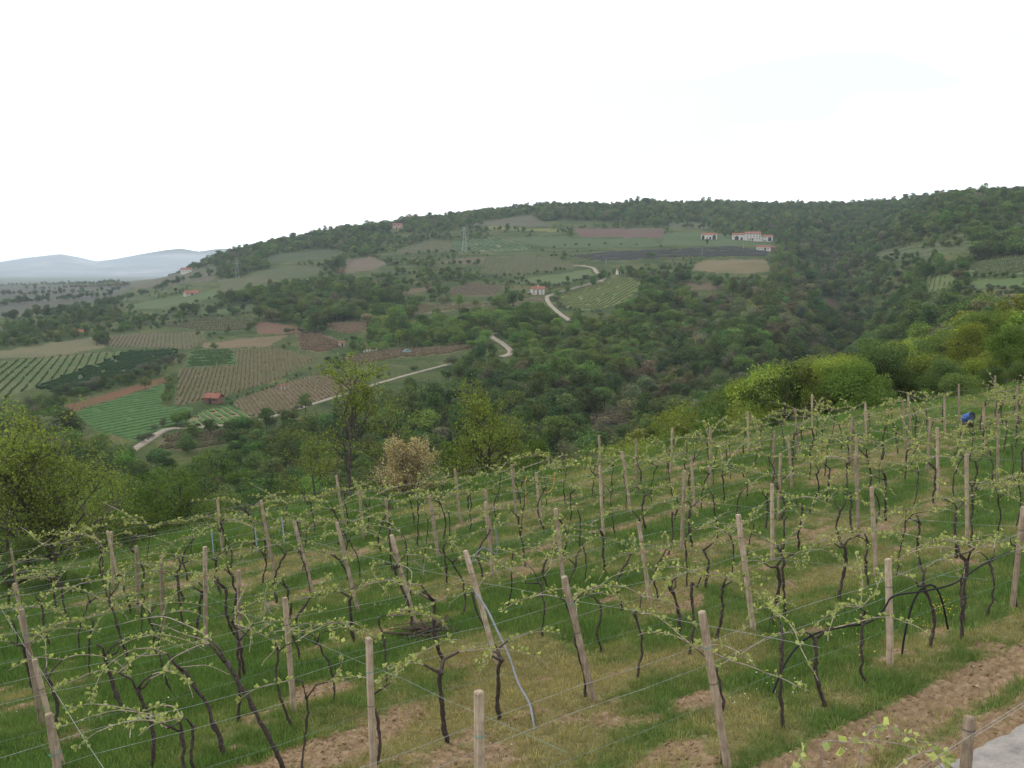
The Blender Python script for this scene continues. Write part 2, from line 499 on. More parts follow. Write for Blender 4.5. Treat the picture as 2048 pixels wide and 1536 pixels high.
def branchy(seed, h, spread, levels=4, n1=9, droop=0.0, up=.5, r0=.11, base=.3, nleaf=26, lsize=.13, leafspread=.28, stems=1, ratio=.55, leafprob=1.0, minr=.006):
    """a real branching skeleton with leaves at its twig ends"""
    rs = np.random.default_rng(seed)
    wood = MB(); LC = []; LN = []
    def grow(p, d, L, r, lev):
        ns = 5 if lev < 2 else 4
        pts = [p]; dd = d.copy(); step = L / ns
        for i in range(ns):
            dd = dd + rs.normal(0, (.16 + .05 * lev) if lev else .06, 3) + np.array([0, 0, (.05 * up - droop * .04 * lev)])
            dd /= np.linalg.norm(dd); pts.append(pts[-1] + dd * step)
        pts = np.array(pts)
        rr = np.maximum(np.linspace(r, r * (.45 if lev < levels - 1 else .25), ns + 1), minr)
        wood.tube(pts, rr, 6 if lev == 0 else (4 if lev == 1 else 3), cap=False)
        if lev >= levels - 1:
            if rs.random() < leafprob:
                t = rs.random(nleaf) ** .7 * ns
                i = np.minimum(t.astype(int), ns - 1); f = (t - i)[:, None]
                c = pts[i] * (1 - f) + pts[i + 1] * f + rs.normal(0, leafspread * .5, (nleaf, 3))
                LC.append(c); LN.append(np.tile([0, 0, .7], (nleaf, 1)))
            return
        nb = [n1, 6, 5, 4][min(lev, 3)]
        for q in range(nb):
            t = rs.uniform(base if lev == 0 else .25, 1.0) if q else 1.0
            i = min(int(t * ns), ns - 1); f = t * ns - i
            q0 = pts[i] * (1 - f) + pts[min(i + 1, ns)] * f
            az = rs.uniform(0, 2 * np.pi)
            tan = pts[min(i + 1, ns)] - pts[i]; tan /= np.linalg.norm(tan) + 1e-9
            side = np.array([math.cos(az), math.sin(az), rs.uniform(-.25, .35)])
            nd = tan * rs.uniform(.35, .8) + side * spread + np.array([0, 0, up * .45]); nd /= np.linalg.norm(nd)
            fall = (1.15 - .55 * t) if lev == 0 else 1.0
            grow(q0, nd, L * ratio * rs.uniform(.65, 1.15) * fall, max(np.interp(t, [0, 1], [r, r * .45]) * .6, minr), lev + 1)
    for s_ in range(stems):
        az = rs.uniform(0, 6.28)
        d0 = np.array([math.cos(az) * .25 * (stems > 1), math.sin(az) * .25 * (stems > 1), 1.0]); d0 /= np.linalg.norm(d0)
        grow(np.array([0, 0, -.4]), d0, h * (.62 if stems == 1 else .5), r0, 0)
    C = np.vstack(LC) if LC else np.zeros((0, 3)); N = np.vstack(LN) if LN else np.zeros((0, 3))
    V, Q = leaf_quads(C, N, lsize, rs, aspect=.75)
    return wood, V, Q

# mid-distance trees: six shared shapes, each a trunk mesh and a crown mesh
def two_meshes(name, wood, V, Q, bark, leaf):
    return wood.mesh(name + '_trunk', [bark]), mesh_np(name + '_crown', V, Q, None, [leaf])
MID = []
for i, (h, w, b, nl, n, s, sh, rg) in enumerate([(9, 8, 2.0, 22, 6000, .30, .62, .28), (10, 7.5, 2.4, 26, 6000, .28, .6, .25), (8, 8.6, 1.4, 24, 6500, .30, .6, .3),
                                            (11, 7.2, 2.8, 30, 6500, .28, .55, .24), (7, 6.8, 1.0, 18, 5200, .28, .6, .3)]):
    MID.append((h, w) + two_meshes('mid_tree', *blob_tree(100 + i, h, w, b, nl, n, s, sh, rg, limbs=8), MAT['bark'], MAT['leaf_obj']))
FINE = []
for i, (h, w, b, nl, n, s, sh, rg) in enumerate([(9, 6.6, 1.6, 46, 15000, .17, .35, .14), (10, 6.2, 1.8, 52, 15000, .17, .35, .13), (8, 6.8, 1.0, 44, 14000, .17, .35, .15), (11, 6.0, 2.2, 56, 15000, .16, .35, .12)]):
    FINE.append((h, w) + two_meshes('fine_tree', *blob_tree(150 + i, h, w, b, nl, n, s, sh, rg, limbs=16), MAT['bark'], MAT['leaf_obj']))
SPARSE = []
for i, (h, sp, n1, ls) in enumerate([(9, .95, 9, .17), (10, .8, 10, .16), (8, 1.1, 8, .17)]):
    SPARSE.append((h, h * .8) + two_meshes('sparse_tree', *branchy(300 + i, h, sp, 4, n1, up=.45, r0=.13, nleaf=20, lsize=ls, leafspread=.42, minr=.012), MAT['bark'], MAT['leaf_obj']))
# far trees for the woods
def far_src(i, h, w, b, nl, n, s, sh=.65, rg=.3):
    wood, V, Q = blob_tree(200 + i, h, w, b, nl, n, s, sh, rg, limbs=3)
    wv, wq, wt = wood.arr()
    nV = len(V)
    allV = np.vstack([V, wv]); allQ = np.vstack([Q, wq + nV]); T = None if wt is None else wt + nV
    mi = [0] * len(Q) + [1] * len(wq) + [1] * (0 if wt is None else len(wt))
    return source('wood_tree', mesh_np('wood_tree', allV, allQ, T, [MAT['leaf_tint'], MAT['bark']], mi=mi))
FARSRC = [far_src(0, 9, 8, 1.4, 22, 2300, .5, .5, .24), far_src(1, 10, 7, 1.8, 26, 2300, .48, .5, .2), far_src(2, 8, 8.5, .9, 24, 2300, .5, .5, .26), far_src(3, 11, 6.5, 2.0, 28, 2300, .46, .5, .2), far_src(4, 6, 7, .4, 16, 1600, .46, .5, .28)]
def bare_src(i, h):
    rs = np.random.default_rng(400 + i)
    wood, V, Q = branchy(400 + i, h, .85, 4, 9, up=.55, r0=.16, nleaf=5, lsize=.34, leafspread=.5, minr=.03)
    wv, wq, wt = wood.arr(); nV = len(V)
    return source('bare_tree', mesh_np('bare_tree', np.vstack([V, wv]), np.vstack([Q, wq + nV]), None if wt is None else wt + nV, [MAT['leaf_tint'], MAT['barkpale']],
                   mi=[0] * len(Q) + [1] * (len(wq) + (0 if wt is None else len(wt)))))
FARSRC += [bare_src(0, 9), bare_src(1, 8)]

# ================================================================== LARGE STRUCTURE
def alb(r, g, b, k=1.45):
    c = srgb(r, g, b); return (c[0] / k, c[1] / k, c[2] / k, 1)
def hits(PX, PY, tmin=8.0, tmax=5000.0, n=900):
    PX = np.atleast_1d(np.asarray(PX, float)); PY = np.atleast_1d(np.asarray(PY, float))
    cx = (PX - 1024) / FPX; cy = (768 - PY) / FPX
    dx, dy, dz = cx, CP + cy * SP, -SP + cy * CP
    t = np.geomspace(tmin, tmax, n)[:, None]
    b = dz * t < ground_z(dx * t, dy * t)
    i = np.argmax(b, 0); i = np.where(b.any(0), np.maximum(i, 1), n - 1)
    lo, hi = t[i - 1, 0], t[i, 0]
    for _ in range(22):
        m = (lo + hi) / 2; q = dz * m < ground_z(dx * m, dy * m)
        hi = np.where(q, m, hi); lo = np.where(q, lo, m)
    return np.stack([dx * hi, dy * hi, ground_z(dx * hi, dy * hi)], 1)

# fields: outline in the photograph, soil, growth, share of growth, rows (spacing, two photo points along a row, colour, height)
TAN, BRN, GRN = (118, 104, 84), (108, 94, 74), (92, 110, 68)
FIELDS = [
 ('striped vineyard left of the valley', [(-40, 727), (0, 723), (188, 706), (253, 703), (202, 725), (65, 776), (0, 800), (-40, 806)], (112, 112, 78), (84, 106, 58), .5, (5.5, (60, 775), (105, 722), (66, 88, 46), 1.15)),
 ('dark green vineyard above the red bank', [(253, 703), (359, 698), (345, 721), (246, 759), (120, 786), (65, 776), (202, 725)], (82, 98, 64), (72, 92, 56), .6, (4.2, (130, 772), (330, 708), (52, 74, 42), 1.4)),
 ('bare red earth bank', [(126, 812), (239, 780), (328, 752), (336, 764), (240, 793), (150, 822)], (128, 88, 66), (92, 88, 62), .45, None),
 ('bright green mown meadow', [(147, 824), (328, 769), (333, 793), (318, 814), (386, 814), (373, 841), (325, 858), (284, 886), (191, 862)], (86, 112, 66), (76, 108, 58), .6, (7, (200, 850), (375, 818), (72, 100, 54), .25)),
 ('small green plot', [(380, 701), (469, 698), (472, 728), (369, 735)], (88, 108, 66), (70, 100, 56), .6, (7, (372, 722), (470, 716), (58, 84, 46), .9)),
 ('wide brown vineyard behind the brick hut', [(469, 698), (547, 694), (633, 718), (564, 756), (445, 795), (352, 811), (359, 738), (472, 728)], (112, 104, 76), (98, 102, 64), .45, (3.6, (400, 800), (420, 740), (92, 90, 58), .9)),
 ('brown vineyard below the hut track', [(633, 749), (581, 763), (479, 797), (465, 807), (513, 834), (581, 824), (690, 785), (720, 760)], (122, 108, 86), (96, 98, 66), .35, (3.2, (560, 828), (530, 790), (100, 92, 66), .9)),
 ('striped green garden below the hut', [(455, 812), (510, 834), (428, 853), (368, 848), (403, 822)], (138, 126, 96), (88, 114, 66), .3, (5.0, (440, 850), (405, 824), (76, 106, 58), .6)),
 ('tan ploughed terrace', [(410, 687), (513, 674), (578, 670), (533, 694), (403, 698)], (124, 108, 84), (104, 100, 70), .3, None),
 ('reddish brown terrace', [(513, 643), (581, 650), (615, 663), (564, 670), (513, 667)], (122, 94, 78), (104, 92, 70), .3, None),
 ('tan vineyard in the middle of the left slope', [(215, 673), (297, 667), (407, 663), (410, 684), (376, 698), (219, 694)], (114, 106, 82), (98, 104, 70), .45, (4.5, (250, 693), (262, 670), (98, 98, 68), .9)),
 ('pale olive field on the left slope', [(68, 691), (191, 673), (212, 694), (137, 708), (0, 717), (-40, 720), (-40, 708)], (118, 112, 84), (98, 106, 72), .4, None),
 ('green strip under the dark wood', [(383, 626), (513, 606), (513, 622), (410, 632)], (96, 106, 74), (88, 104, 66), .6, None),
 ('olive green terrace', [(301, 650), (407, 636), (506, 639), (506, 660), (410, 662)], (104, 102, 76), (86, 98, 62), .5, (5, (320, 650), (480, 642), (88, 94, 62), .8)),
 ('light green slope by the red roofed shed', [(246, 612), (431, 578), (437, 595), (308, 619)], (96, 112, 74), (92, 112, 68), .6, None),
 ('grey brown plain below the far hills', [(-40, 574), (0, 573), (191, 569), (273, 569), (239, 591), (102, 622), (0, 632), (-40, 636)], (100, 100, 86), (90, 96, 78), .45, None),
 ('tan green slope under the white house', [(239, 563), (434, 532), (427, 561), (273, 578)], (112, 106, 88), (98, 104, 78), .5, None),
 ('brown vineyard with white posts', [(644, 647), (733, 643), (733, 664), (679, 667)], (124, 106, 86), (104, 98, 70), .3, (3.4, (650, 650), (728, 660), (108, 96, 72), .9)),
 ('reddish slope beside the shed', [(592, 664), (640, 668), (679, 680), (690, 692), (640, 705), (600, 700)], (118, 96, 78), (98, 96, 66), .45, (4, (600, 695), (680, 684), (100, 92, 68), .9)),
 ('brown terrace under the round grove', [(685, 715), (791, 699), (973, 688), (894, 708), (791, 716), (702, 732)], (120, 104, 84), (96, 96, 66), .4, (3.5, (700, 725), (880, 698), (98, 90, 66), .9)),
 ('brown rounded field among trees', [(692, 520), (737, 513), (778, 527), (743, 541), (689, 548)], (126, 114, 96), (108, 104, 80), .3, None),
 ('tan green field beside the striped one', [(805, 496), (867, 479), (901, 486), (908, 501), (791, 507)], (112, 112, 86), (98, 108, 74), .5, (6, (850, 484), (880, 500), (100, 102, 72), .9)),
 ('green striped field by the pylon', [(897, 483), (993, 476), (1068, 495), (1044, 500), (918, 505)], (122, 132, 100), (96, 116, 76), .3, (7.5, (930, 482), (1000, 500), (72, 98, 62), 1.2)),
 ('grey brown upper field', [(928, 449), (1058, 430), (1106, 452), (976, 452)], (112, 108, 92), (98, 102, 78), .4, None),
 ('yellow green strip', [(979, 453), (1137, 460), (1130, 465), (976, 458)], (136, 138, 78), (124, 132, 70), .5, None),
 ('reddish brown ploughed field', [(1147, 457), (1330, 458), (1325, 476), (1160, 473)], (120, 98, 88), (110, 96, 82), .3, None),
 ('green meadow above the dark rows', [(1010, 475), (1100, 474), (1181, 477), (1310, 479), (1320, 494), (1106, 496)], (96, 112, 78), (88, 108, 70), .6, None),
 ('pale vineyard with upright posts', [(973, 514), (1072, 511), (1178, 532), (1038, 548), (976, 548), (962, 528)], (112, 112, 82), (98, 108, 70), .45, (5, (985, 545), (1000, 515), (96, 100, 68), 1.0)),
 ('brown corner field', [(874, 524), (976, 513), (960, 529)], (120, 106, 90), (104, 100, 78), .3, None),
 ('light green meadow above the white house', [(1024, 561), (1178, 538), (1188, 551), (1127, 567), (1024, 566)], (106, 118, 80), (96, 114, 70), .6, None),
 ('brown vineyard above the white house', [(897, 579), (942, 565), (1007, 572), (986, 592), (904, 592)], (114, 104, 84), (100, 98, 72), .35, (4, (910, 588), (935, 568), (98, 92, 68), .9)),
 ('small brown plot', [(795, 579), (863, 572), (860, 582), (812, 590)], (118, 102, 82), (100, 98, 70), .35, None),
 ('tan terrace below the white house', [(839, 609), (959, 606), (1089, 594), (1086, 606), (976, 610), (891, 622), (815, 632)], (122, 114, 86), (104, 106, 72), .4, (4, (850, 620), (870, 608), (106, 102, 72), .9)),
 ('rounded hill field in yellow and green stripes', [(1113, 592), (1198, 573), (1232, 549), (1287, 566), (1250, 602), (1188, 622), (1133, 616)], (122, 126, 74), (96, 114, 66), .4, (6.5, (1150, 615), (1240, 565), (74, 98, 54), 1.0)),
 ('dark netted rows', [(1123, 512), (1230, 503), (1464, 493), (1541, 504), (1534, 512), (1300, 516), (1210, 524)], (98, 104, 84), (86, 96, 74), .5, (7, (1230, 518), (1450, 499), (90, 90, 86), 1.4)),
 ('bright green meadow in front of the farm', [(1322, 490), (1333, 466), (1402, 464), (1555, 480), (1555, 489), (1446, 492)], (98, 116, 78), (90, 110, 70), .6, None),
 ('tan hill field below the farm', [(1377, 539), (1410, 519), (1534, 519), (1541, 541), (1475, 549)], (130, 118, 90), (112, 110, 76), .35, None),
 ('brown plot in the wood', [(1355, 567), (1457, 567), (1420, 580), (1380, 580)], (116, 102, 84), (100, 98, 72), .3, None),
 ('terraced green slope on the far right', [(1757, 504), (1848, 487), (1939, 484), (1936, 501), (1848, 522), (1749, 518)], (104, 112, 82), (92, 106, 68), .5, (8, (1760, 512), (1930, 494), (76, 92, 58), 1.0)),
 ('green vineyard on the far right', [(1936, 537), (1957, 523), (2048, 513), (2090, 509), (2090, 548), (1943, 551)], (110, 118, 86), (94, 110, 68), .5, (5.5, (1950, 545), (2040, 522), (82, 98, 60), 1.0)),
 ('green meadow on the far right', [(1917, 574), (1957, 560), (2048, 556), (2090, 556), (2090, 573), (1957, 577)], (98, 114, 74), (90, 110, 64), .6, None),
 ('small steep vineyard by the ravine', [(1852, 555), (1906, 548), (1910, 566), (1855, 587)], (110, 122, 76), (96, 114, 66), .5, (5, (1862, 582), (1868, 554), (84, 104, 56), 1.0)),
 ('brown strip on the far right', [(1910, 582), (2048, 578), (2090, 578), (2090, 590), (1920, 592)], (116, 102, 86), (98, 98, 74), .4, None),
 ('bare red cliff in the ravine', [(1634, 597), (1668, 597), (1684, 630), (1655, 638)], (116, 94, 78), (92, 90, 66), .4, None),
 ('small brown vineyard in the valley floor', [(1172, 822), (1256, 814), (1262, 846), (1188, 852)], (112, 100, 82), (94, 96, 66), .4, (2.6, (1180, 846), (1256, 836), (96, 90, 66), 1.0)),
 ('pale field above the farm', [(1336, 444), (1428, 447), (1420, 459), (1340, 457)], (108, 112, 86), (98, 108, 74), .5, None),
 ('tilled red soil in the valley', [(880, 828), (925, 822), (918, 848), (884, 852)], (124, 92, 72), (96, 90, 62), .4, None),
 ('grey green scrub terrace', [(530, 512), (640, 499), (700, 503), (640, 519), (540, 525)], (92, 102, 74), (80, 94, 62), .5, None),
 ('pale grassy patch on the upper left slope', [(500, 543), (600, 531), (680, 541), (560, 558), (490, 556)], (98, 104, 74), (84, 98, 62), .5, None),
 ('grassy shoulder of the left slope', [(436, 560), (520, 550), (540, 560), (445, 585)], (110, 108, 82), (94, 104, 68), .5, None),
 ('olive brown slope below the valley road', [(330, 868), (400, 864), (490, 858), (478, 880), (380, 902), (310, 898)], (104, 98, 72), (92, 96, 62), .5, (3.2, (330, 890), (470, 866), (92, 92, 62), .9)),
]
ROADS = [  # photo polyline, width, colour
 ('valley road', [(262, 903), (282, 890), (304, 876), (325, 861), (348, 856), (375, 858), (425, 853), (492, 845), (562, 829), (642, 803), (702, 785), (762, 765), (832, 745), (905, 727)], 2.4),
 ('hairpin road', [(1000, 714), (1018, 710), (1024, 704), (1014, 693), (1000, 684), (984, 675), (980, 669), (992, 666)], 3.3),
 ('farm lane', [(1140, 642), (1126, 632), (1110, 619), (1098, 607), (1093, 596), (1096, 591), (1110, 588)], 3.2),
 ('upper lane', [(1200, 564), (1210, 556), (1204, 549), (1192, 545), (1190, 537), (1176, 533), (1150, 531)], 3.6),
]
# ---- hill terrain as a fan-shaped grid, split into fields and the rest
ga = np.concatenate([np.linspace(-.95, -.66, 24)[:-1], np.linspace(-.66, .66, 760), np.linspace(.66, .95, 24)[1:]])
gr = np.concatenate([np.geomspace(20, 3200, 560), np.geomspace(3300, 17500, 24)])
GA, GR = np.meshgrid(ga, gr, indexing='ij')
inv = 1 / np.sqrt(1 + GA ** 2)
GX, GY = GA * inv * GR, inv * GR
GZ = ground_z(GX, GY)
_, gv = xy2uv(GX, GY)
GZ = GZ - 1.2 * sstep(-9, -6, gv)             # dips under the finer vineyard sheet
na, nr = GA.shape
idx = np.arange(na * nr).reshape(na, nr)
FQ = np.stack([idx[:-1, :-1], idx[1:, :-1], idx[1:, 1:], idx[:-1, 1:]], -1)
ctr = lambda A: (A[:-1, :-1] + A[1:, :-1] + A[1:, 1:] + A[:-1, 1:]) / 4
CX, CY, CZ = ctr(GX), ctr(GY), ctr(GZ)
CPX, CPY = proj(CX, CY, CZ)
CPX = CPX + 9 * (fbm(CX / 9, CY / 9, 71, 3) - .5); CPY = CPY + 5 * (fbm(CX / 9, CY / 9, 73, 3) - .5)
CR = np.hypot(CX, CY)
vis_tan = np.maximum.accumulate(GZ / GR, axis=1)           # highest ground seen so far along each line of sight
GVERT = np.stack([GX, GY, GZ], -1).reshape(-1, 3)
fid = np.full(CX.shape, -1)
FR = []
for k, f in enumerate(FIELDS):
    pl = f[1]; pp = np.array(pl, float); nxt = np.roll(pp, -1, 0)
    b = np.vstack([pp * (1 - t) + nxt * t for t in (0, .33, .66)])
    H = hits(b[:, 0], b[:, 1]); r = np.hypot(H[:, 0], H[:, 1])
    FR.append((np.percentile(r, 2) * .93, np.percentile(r, 98) * 1.06, H))
    m = inpoly(CPX, CPY, pl) & (CR > FR[-1][0]) & (CR < FR[-1][1])
    fid[m] = k

def terrain_mat():
    t = NT('hill_ground'); v = t.coord('Object')
    c1 = t.ramp(t.noise(v, .03, 6, .6), [(.3, alb(64, 76, 44)), (.5, alb(76, 90, 52)), (.62, alb(94, 98, 62)), (.75, alb(90, 84, 58))])
    c2 = t.ramp(t.noise(v, .6, 5), [(.3, (.55, .55, .55, 1)), (.75, (1.3, 1.3, 1.3, 1))])
    sx = t.n('ShaderNodeSeparateXYZ'); t.l(v, sx.inputs[0])
    zz = t.math('ADD', sx.outputs['Z'], t.math('MULTIPLY', t.noise(v, .02, 3), 9.0))
    band = t.math('SINE', t.math('MULTIPLY', zz, 1.35))
    cb = t.ramp(t.math('ADD', t.math('MULTIPLY', band, .5), .5), [(.2, (1.15, 1.06, .98, 1)), (.55, (1, 1, 1, 1)), (.8, (.62, .72, .62, 1)), (.95, (.75, .85, .7, 1))])
    t.bsdf(t.mix(1, t.mix(1, c1, c2, 'MULTIPLY'), cb, 'MULTIPLY'), .95, .05, bump=t.noise(v, 1.2, 4), bstr=.5, bdist=.4)
    return t.m
def sub_mesh(name, faces, mat):
    vi, invx = np.unique(faces, return_inverse=True)
    return mesh_np(name, GVERT[vi], invx.reshape(-1, 4), None, [mat], smooth=True)
terrain = obj('terrain', sub_mesh('terrain', FQ[fid < 0].reshape(-1, 4), terrain_mat()))
tag(terrain, 'wooded green valley side rising to a long ridge', 'hillside', kind='structure')

def field_mat(soil, grow, share, i):
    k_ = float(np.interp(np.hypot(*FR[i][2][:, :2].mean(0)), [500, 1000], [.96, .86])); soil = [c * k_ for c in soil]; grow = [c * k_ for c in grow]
    t = NT('field_soil_%d' % i); v = t.coord('Object')
    n1 = t.noise(v, .035, 5, .6); n2 = t.noise(v, .5, 4, .6)
    f = t.math('ADD', t.math('MULTIPLY', n1, .6), t.math('MULTIPLY', n2, .4))
    e = .5 + (.5 - share) * .3
    c = t.ramp(f, [(e - .1, alb(*soil)), (e + .1, alb(*grow))])
    k = t.ramp(t.noise(v, 1.3, 3), [(.25, (.66, .66, .66, 1)), (.75, (1.28, 1.28, 1.28, 1))])
    t.bsdf(t.mix(1, c, k, 'MULTIPLY'), .95, .05, bump=n2, bstr=.4, bdist=.3)
    return t.m
def row_mesh(i, f):
    sp, p1, p2, colr, hh = f[5]; sp = sp * .68; soil_ = f[2]; colr = [a * .4 + b * .6 for a, b in zip(colr, soil_)] if hh < 1.1 and hh > .7 else colr; sp = sp * (.8 if hh < 1.1 else 1); hh = hh * .8
    H = hits([p1[0], p2[0]], [p1[1], p2[1]]); d = (H[1] - H[0])[:2]; d /= np.linalg.norm(d)
    nrm = np.array([-d[1], d[0]]); B = FR[i][2][:, :2]
    s = B @ d; q = B @ nrm
    rm = np.hypot(*B.mean(0)); step = max(2.2, rm / 160)
    # strips only where a row is wider than a fraction of a pixel
    ss = np.arange(s.min() - 5, s.max() + 5, step); qs = np.arange(q.min() - 5, q.max() + 5, sp)
    if len(qs) > 120: qs = np.linspace(qs[0], qs[-1], 120)
    rs = np.random.default_rng(900 + i)
    S, Qq = np.meshgrid(ss, qs, indexing='ij'); Qq = Qq + rs.normal(0, .12, Qq.shape)
    X = S * d[0] + Qq * nrm[0]; Y = S * d[1] + Qq * nrm[1]; Z = ground_z(X, Y)
    PX, PY = proj(X, Y, Z); r = np.hypot(X, Y)
    ok = inpoly(PX, PY, f[1]) & (r > FR[i][0]) & (r < FR[i][1]) & (Y > 5)
    ok &= rs.random(ok.shape) > .03
    hgt = hh * rs.uniform(.65, 1.2, X.shape); w = .22 + .1 * rs.random(X.shape) + (.2 if hh > 1.0 else 0)
    if hh < .5: w = w * 3.2
    V = np.stack([np.stack([X - nrm[0] * w, Y - nrm[1] * w, Z - .3], -1), np.stack([X - nrm[0] * w * .8, Y - nrm[1] * w * .8, Z + hgt * .8], -1),
                  np.stack([X, Y, Z + hgt], -1), np.stack([X + nrm[0] * w * .8, Y + nrm[1] * w * .8, Z + hgt * .8], -1), np.stack([X + nrm[0] * w, Y + nrm[1] * w, Z - .3], -1)], 2)
    ns, nq = X.shape; ii = np.arange(ns * nq * 5).reshape(ns, nq, 5)
    seg = ok[:-1] & ok[1:]
    F = np.stack([ii[:-1, :, :-1], ii[1:, :, :-1], ii[1:, :, 1:], ii[:-1, :, 1:]], -1)[seg].reshape(-1, 4)
    if not len(F): return None
    vi, ix = np.unique(F, return_inverse=True)
    V = V.reshape(-1, 3)[vi]; F = ix.reshape(-1, 4); n0 = len(V)
    m1 = plain('field_row_%d' % i, alb(*[c * .8 for c in colr]), alb(*[min(255, c * 1.15) for c in colr]), .7, .95, .05, bump=False)
    # pale posts along the rows
    post = np.argwhere(ok & (rs.random(ok.shape) < min(.5, step / 7)))
    VV = [V]; QQ = [F]; mi = [0] * len(F)
    if .6 < hh < .95 and len(post):
        px_, py_ = X[post[:, 0], post[:, 1]], Y[post[:, 0], post[:, 1]]; pz_ = Z[post[:, 0], post[:, 1]]
        b = .045 + rm / 24000
        cor = np.array([[-b, -b, -.2], [b, -b, -.2], [b, b, -.2], [-b, b, -.2], [-b, -b, 1.9], [b, -b, 1.9], [b, b, 1.9], [-b, b, 1.9]])
        pv = (np.stack([px_, py_, pz_], -1)[:, None, :] + cor[None]).reshape(-1, 3)
        base = np.array([[4, 5, 6, 7], [0, 1, 5, 4], [1, 2, 6, 5], [2, 3, 7, 6], [3, 0, 4, 7]])
        pq = (np.arange(len(px_))[:, None, None] * 8 + base[None]).reshape(-1, 4) + n0
        VV.append(pv); QQ.append(pq); mi += [1] * len(pq)
    return mesh_np('vine_rows', np.vstack(VV), np.vstack(QQ), None, [m1, MAT['farpost']], mi=mi)
MAT['farpost'] = plain('far_post', alb(146, 138, 118), alb(166, 156, 138), .5, .9, .1, bump=False)
for i, f in enumerate(FIELDS):
    fc = FQ[fid == i].reshape(-1, 4)
    if not len(fc): continue
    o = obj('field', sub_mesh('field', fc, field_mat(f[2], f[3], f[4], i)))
    tag(o, f[0] + ' on the valley side', 'field', kind='structure')
    if f[5]:
        me = row_mesh(i, f)
        if me: tag(obj('vine_rows', me, o), kind='stuff')

# ---- roads on the hills
def resample(P, step):
    P = np.asarray(P, float); d = np.r_[0, np.cumsum(np.hypot(*np.diff(P[:, :2], axis=0).T))]
    n = max(2, int(d[-1] / step) + 1); s = np.linspace(0, d[-1], n)
    return np.stack([np.interp(s, d, P[:, k]) for k in range(P.shape[1])], 1)
def smooth_path(P, it=3):
    for _ in range(it):
        Q = [P[0]]
        for a, b in zip(P[:-1], P[1:]): Q += [a * .75 + b * .25, a * .25 + b * .75]
        P = np.array(Q + [P[-1]])
    return P
MAT['lane'] = plain('lane_gravel', alb(140, 131, 116), alb(164, 154, 138), .35, .95, .1, bump=False)
ROADPX = []
for nm, pts, wd in ROADS:
    H = hits([p[0] for p in pts], [p[1] for p in pts])[:, :2]
    P = resample(smooth_path(H, 2), 2.0)
    tg = np.gradient(P, axis=0); tg /= np.linalg.norm(tg, axis=1)[:, None] + 1e-9; nn = np.stack([-tg[:, 1], tg[:, 0]], 1)
    w = wd / 2 * (1 + .12 * (fbm(np.arange(len(P)) * .3, np.zeros(len(P)), 3) - .5))[:, None]
    offs = [-1.25, -1.0, -.3, .3, 1.0, 1.25]; dz = [-.6, .2, .24, .24, .2, -.6]
    cen = ground_z(P[:, 0], P[:, 1])
    V = []
    for o_, z_ in zip(offs, dz):
        q = P + nn * w * o_; V.append(np.c_[q, np.maximum(cen, ground_z(q[:, 0], q[:, 1])) * .5 + ground_z(q[:, 0], q[:, 1]) * .5 + z_])
    V = np.stack(V, 1); n, k = V.shape[:2]; ii = np.arange(n * k).reshape(n, k)
    Q = np.stack([ii[:-1, :-1], ii[1:, :-1], ii[1:, 1:], ii[:-1, 1:]], -1).reshape(-1, 4)
    o = obj('road', mesh_np('road', V.reshape(-1, 3), Q, None, [MAT['lane']], smooth=True))
    tag(o, 'pale gravel ' + nm + ' winding between fields', 'road', kind='structure')
    z = ground_z(P[:, 0], P[:, 1]); a, b = proj(P[:, 0], P[:, 1], z)
    ROADPX.append(np.stack([a, b, np.hypot(P[:, 0], P[:, 1])], 1))

# ---- far mountains
mprof = np.array([(-500, 520), (-300, 512), (-150, 522), (-60, 530), (0, 526), (60, 516), (130, 508), (165, 514), (200, 523), (240, 518), (290, 508), (340, 500), (370, 497), (405, 503), (440, 498), (480, 497), (600, 503), (800, 512), (1100, 516)], float)
ma = np.linspace(-.95, .1, 300); mr = np.linspace(9300, 14800, 46)
MA, MR = np.meshgrid(ma, mr, indexing='ij'); iv = 1 / np.sqrt(1 + MA ** 2)
MX, MY = MA * iv * MR, iv * MR
crest_y = np.interp(1024 + FPX * MA, mprof[:, 0], mprof[:, 1])
cyy = (768 - crest_y) / FPX
tz = (-SP + cyy * CP) / np.sqrt(MA ** 2 + (CP + cyy * SP) ** 2)
crest = tz * 12600
sh = np.clip(1 - np.abs(MR - 12600) / np.where(MR < 12600, 3300, 2200), 0, 1)
nz = fbm(MX / 900, MY / 900, 21, 5) - .5
MZ = -62.5 + (crest + 62) * (sh ** 1.1) + nz * 150 * sh * (1 - sh) * 2.2
mt = NT('mountain_woods'); v = mt.coord('Object')
mt.bsdf(mt.ramp(mt.noise(v, .0016, 6, .65), [(.35, alb(80, 90, 80)), (.52, alb(104, 108, 98)), (.66, alb(150, 146, 138))]), .95, .05)
ii = np.arange(MX.size).reshape(MX.shape)
mo = obj('mountains', mesh_np('mountains', np.stack([MX, MY, MZ], -1).reshape(-1, 3), np.stack([ii[:-1, :-1], ii[1:, :-1], ii[1:, 1:], ii[:-1, 1:]], -1).reshape(-1, 4), None, [mt.m], smooth=True))
tag(mo, 'pale blue mountain range on the horizon', 'mountains', kind='structure')

# ---- haze
hz = MB(); hz.box((0, 1500, 55), (36000, 33500, 235 + 2))          # z from -63.5 to 173.5
hz_t = NT('haze_air'); pv = hz_t.n('ShaderNodeVolumePrincipled')
pv.inputs['Color'].default_value = (.74, .85, 1.0, 1); pv.inputs['Density'].default_value = .78e-4
pv.inputs['Anisotropy'].default_value = 0.2
hz_t.l(pv.outputs[0], hz_t.out.inputs['Volume'])
hazeo = obj('haze', hz.mesh('haze', [hz_t.m])); tag(hazeo, kind='stuff')

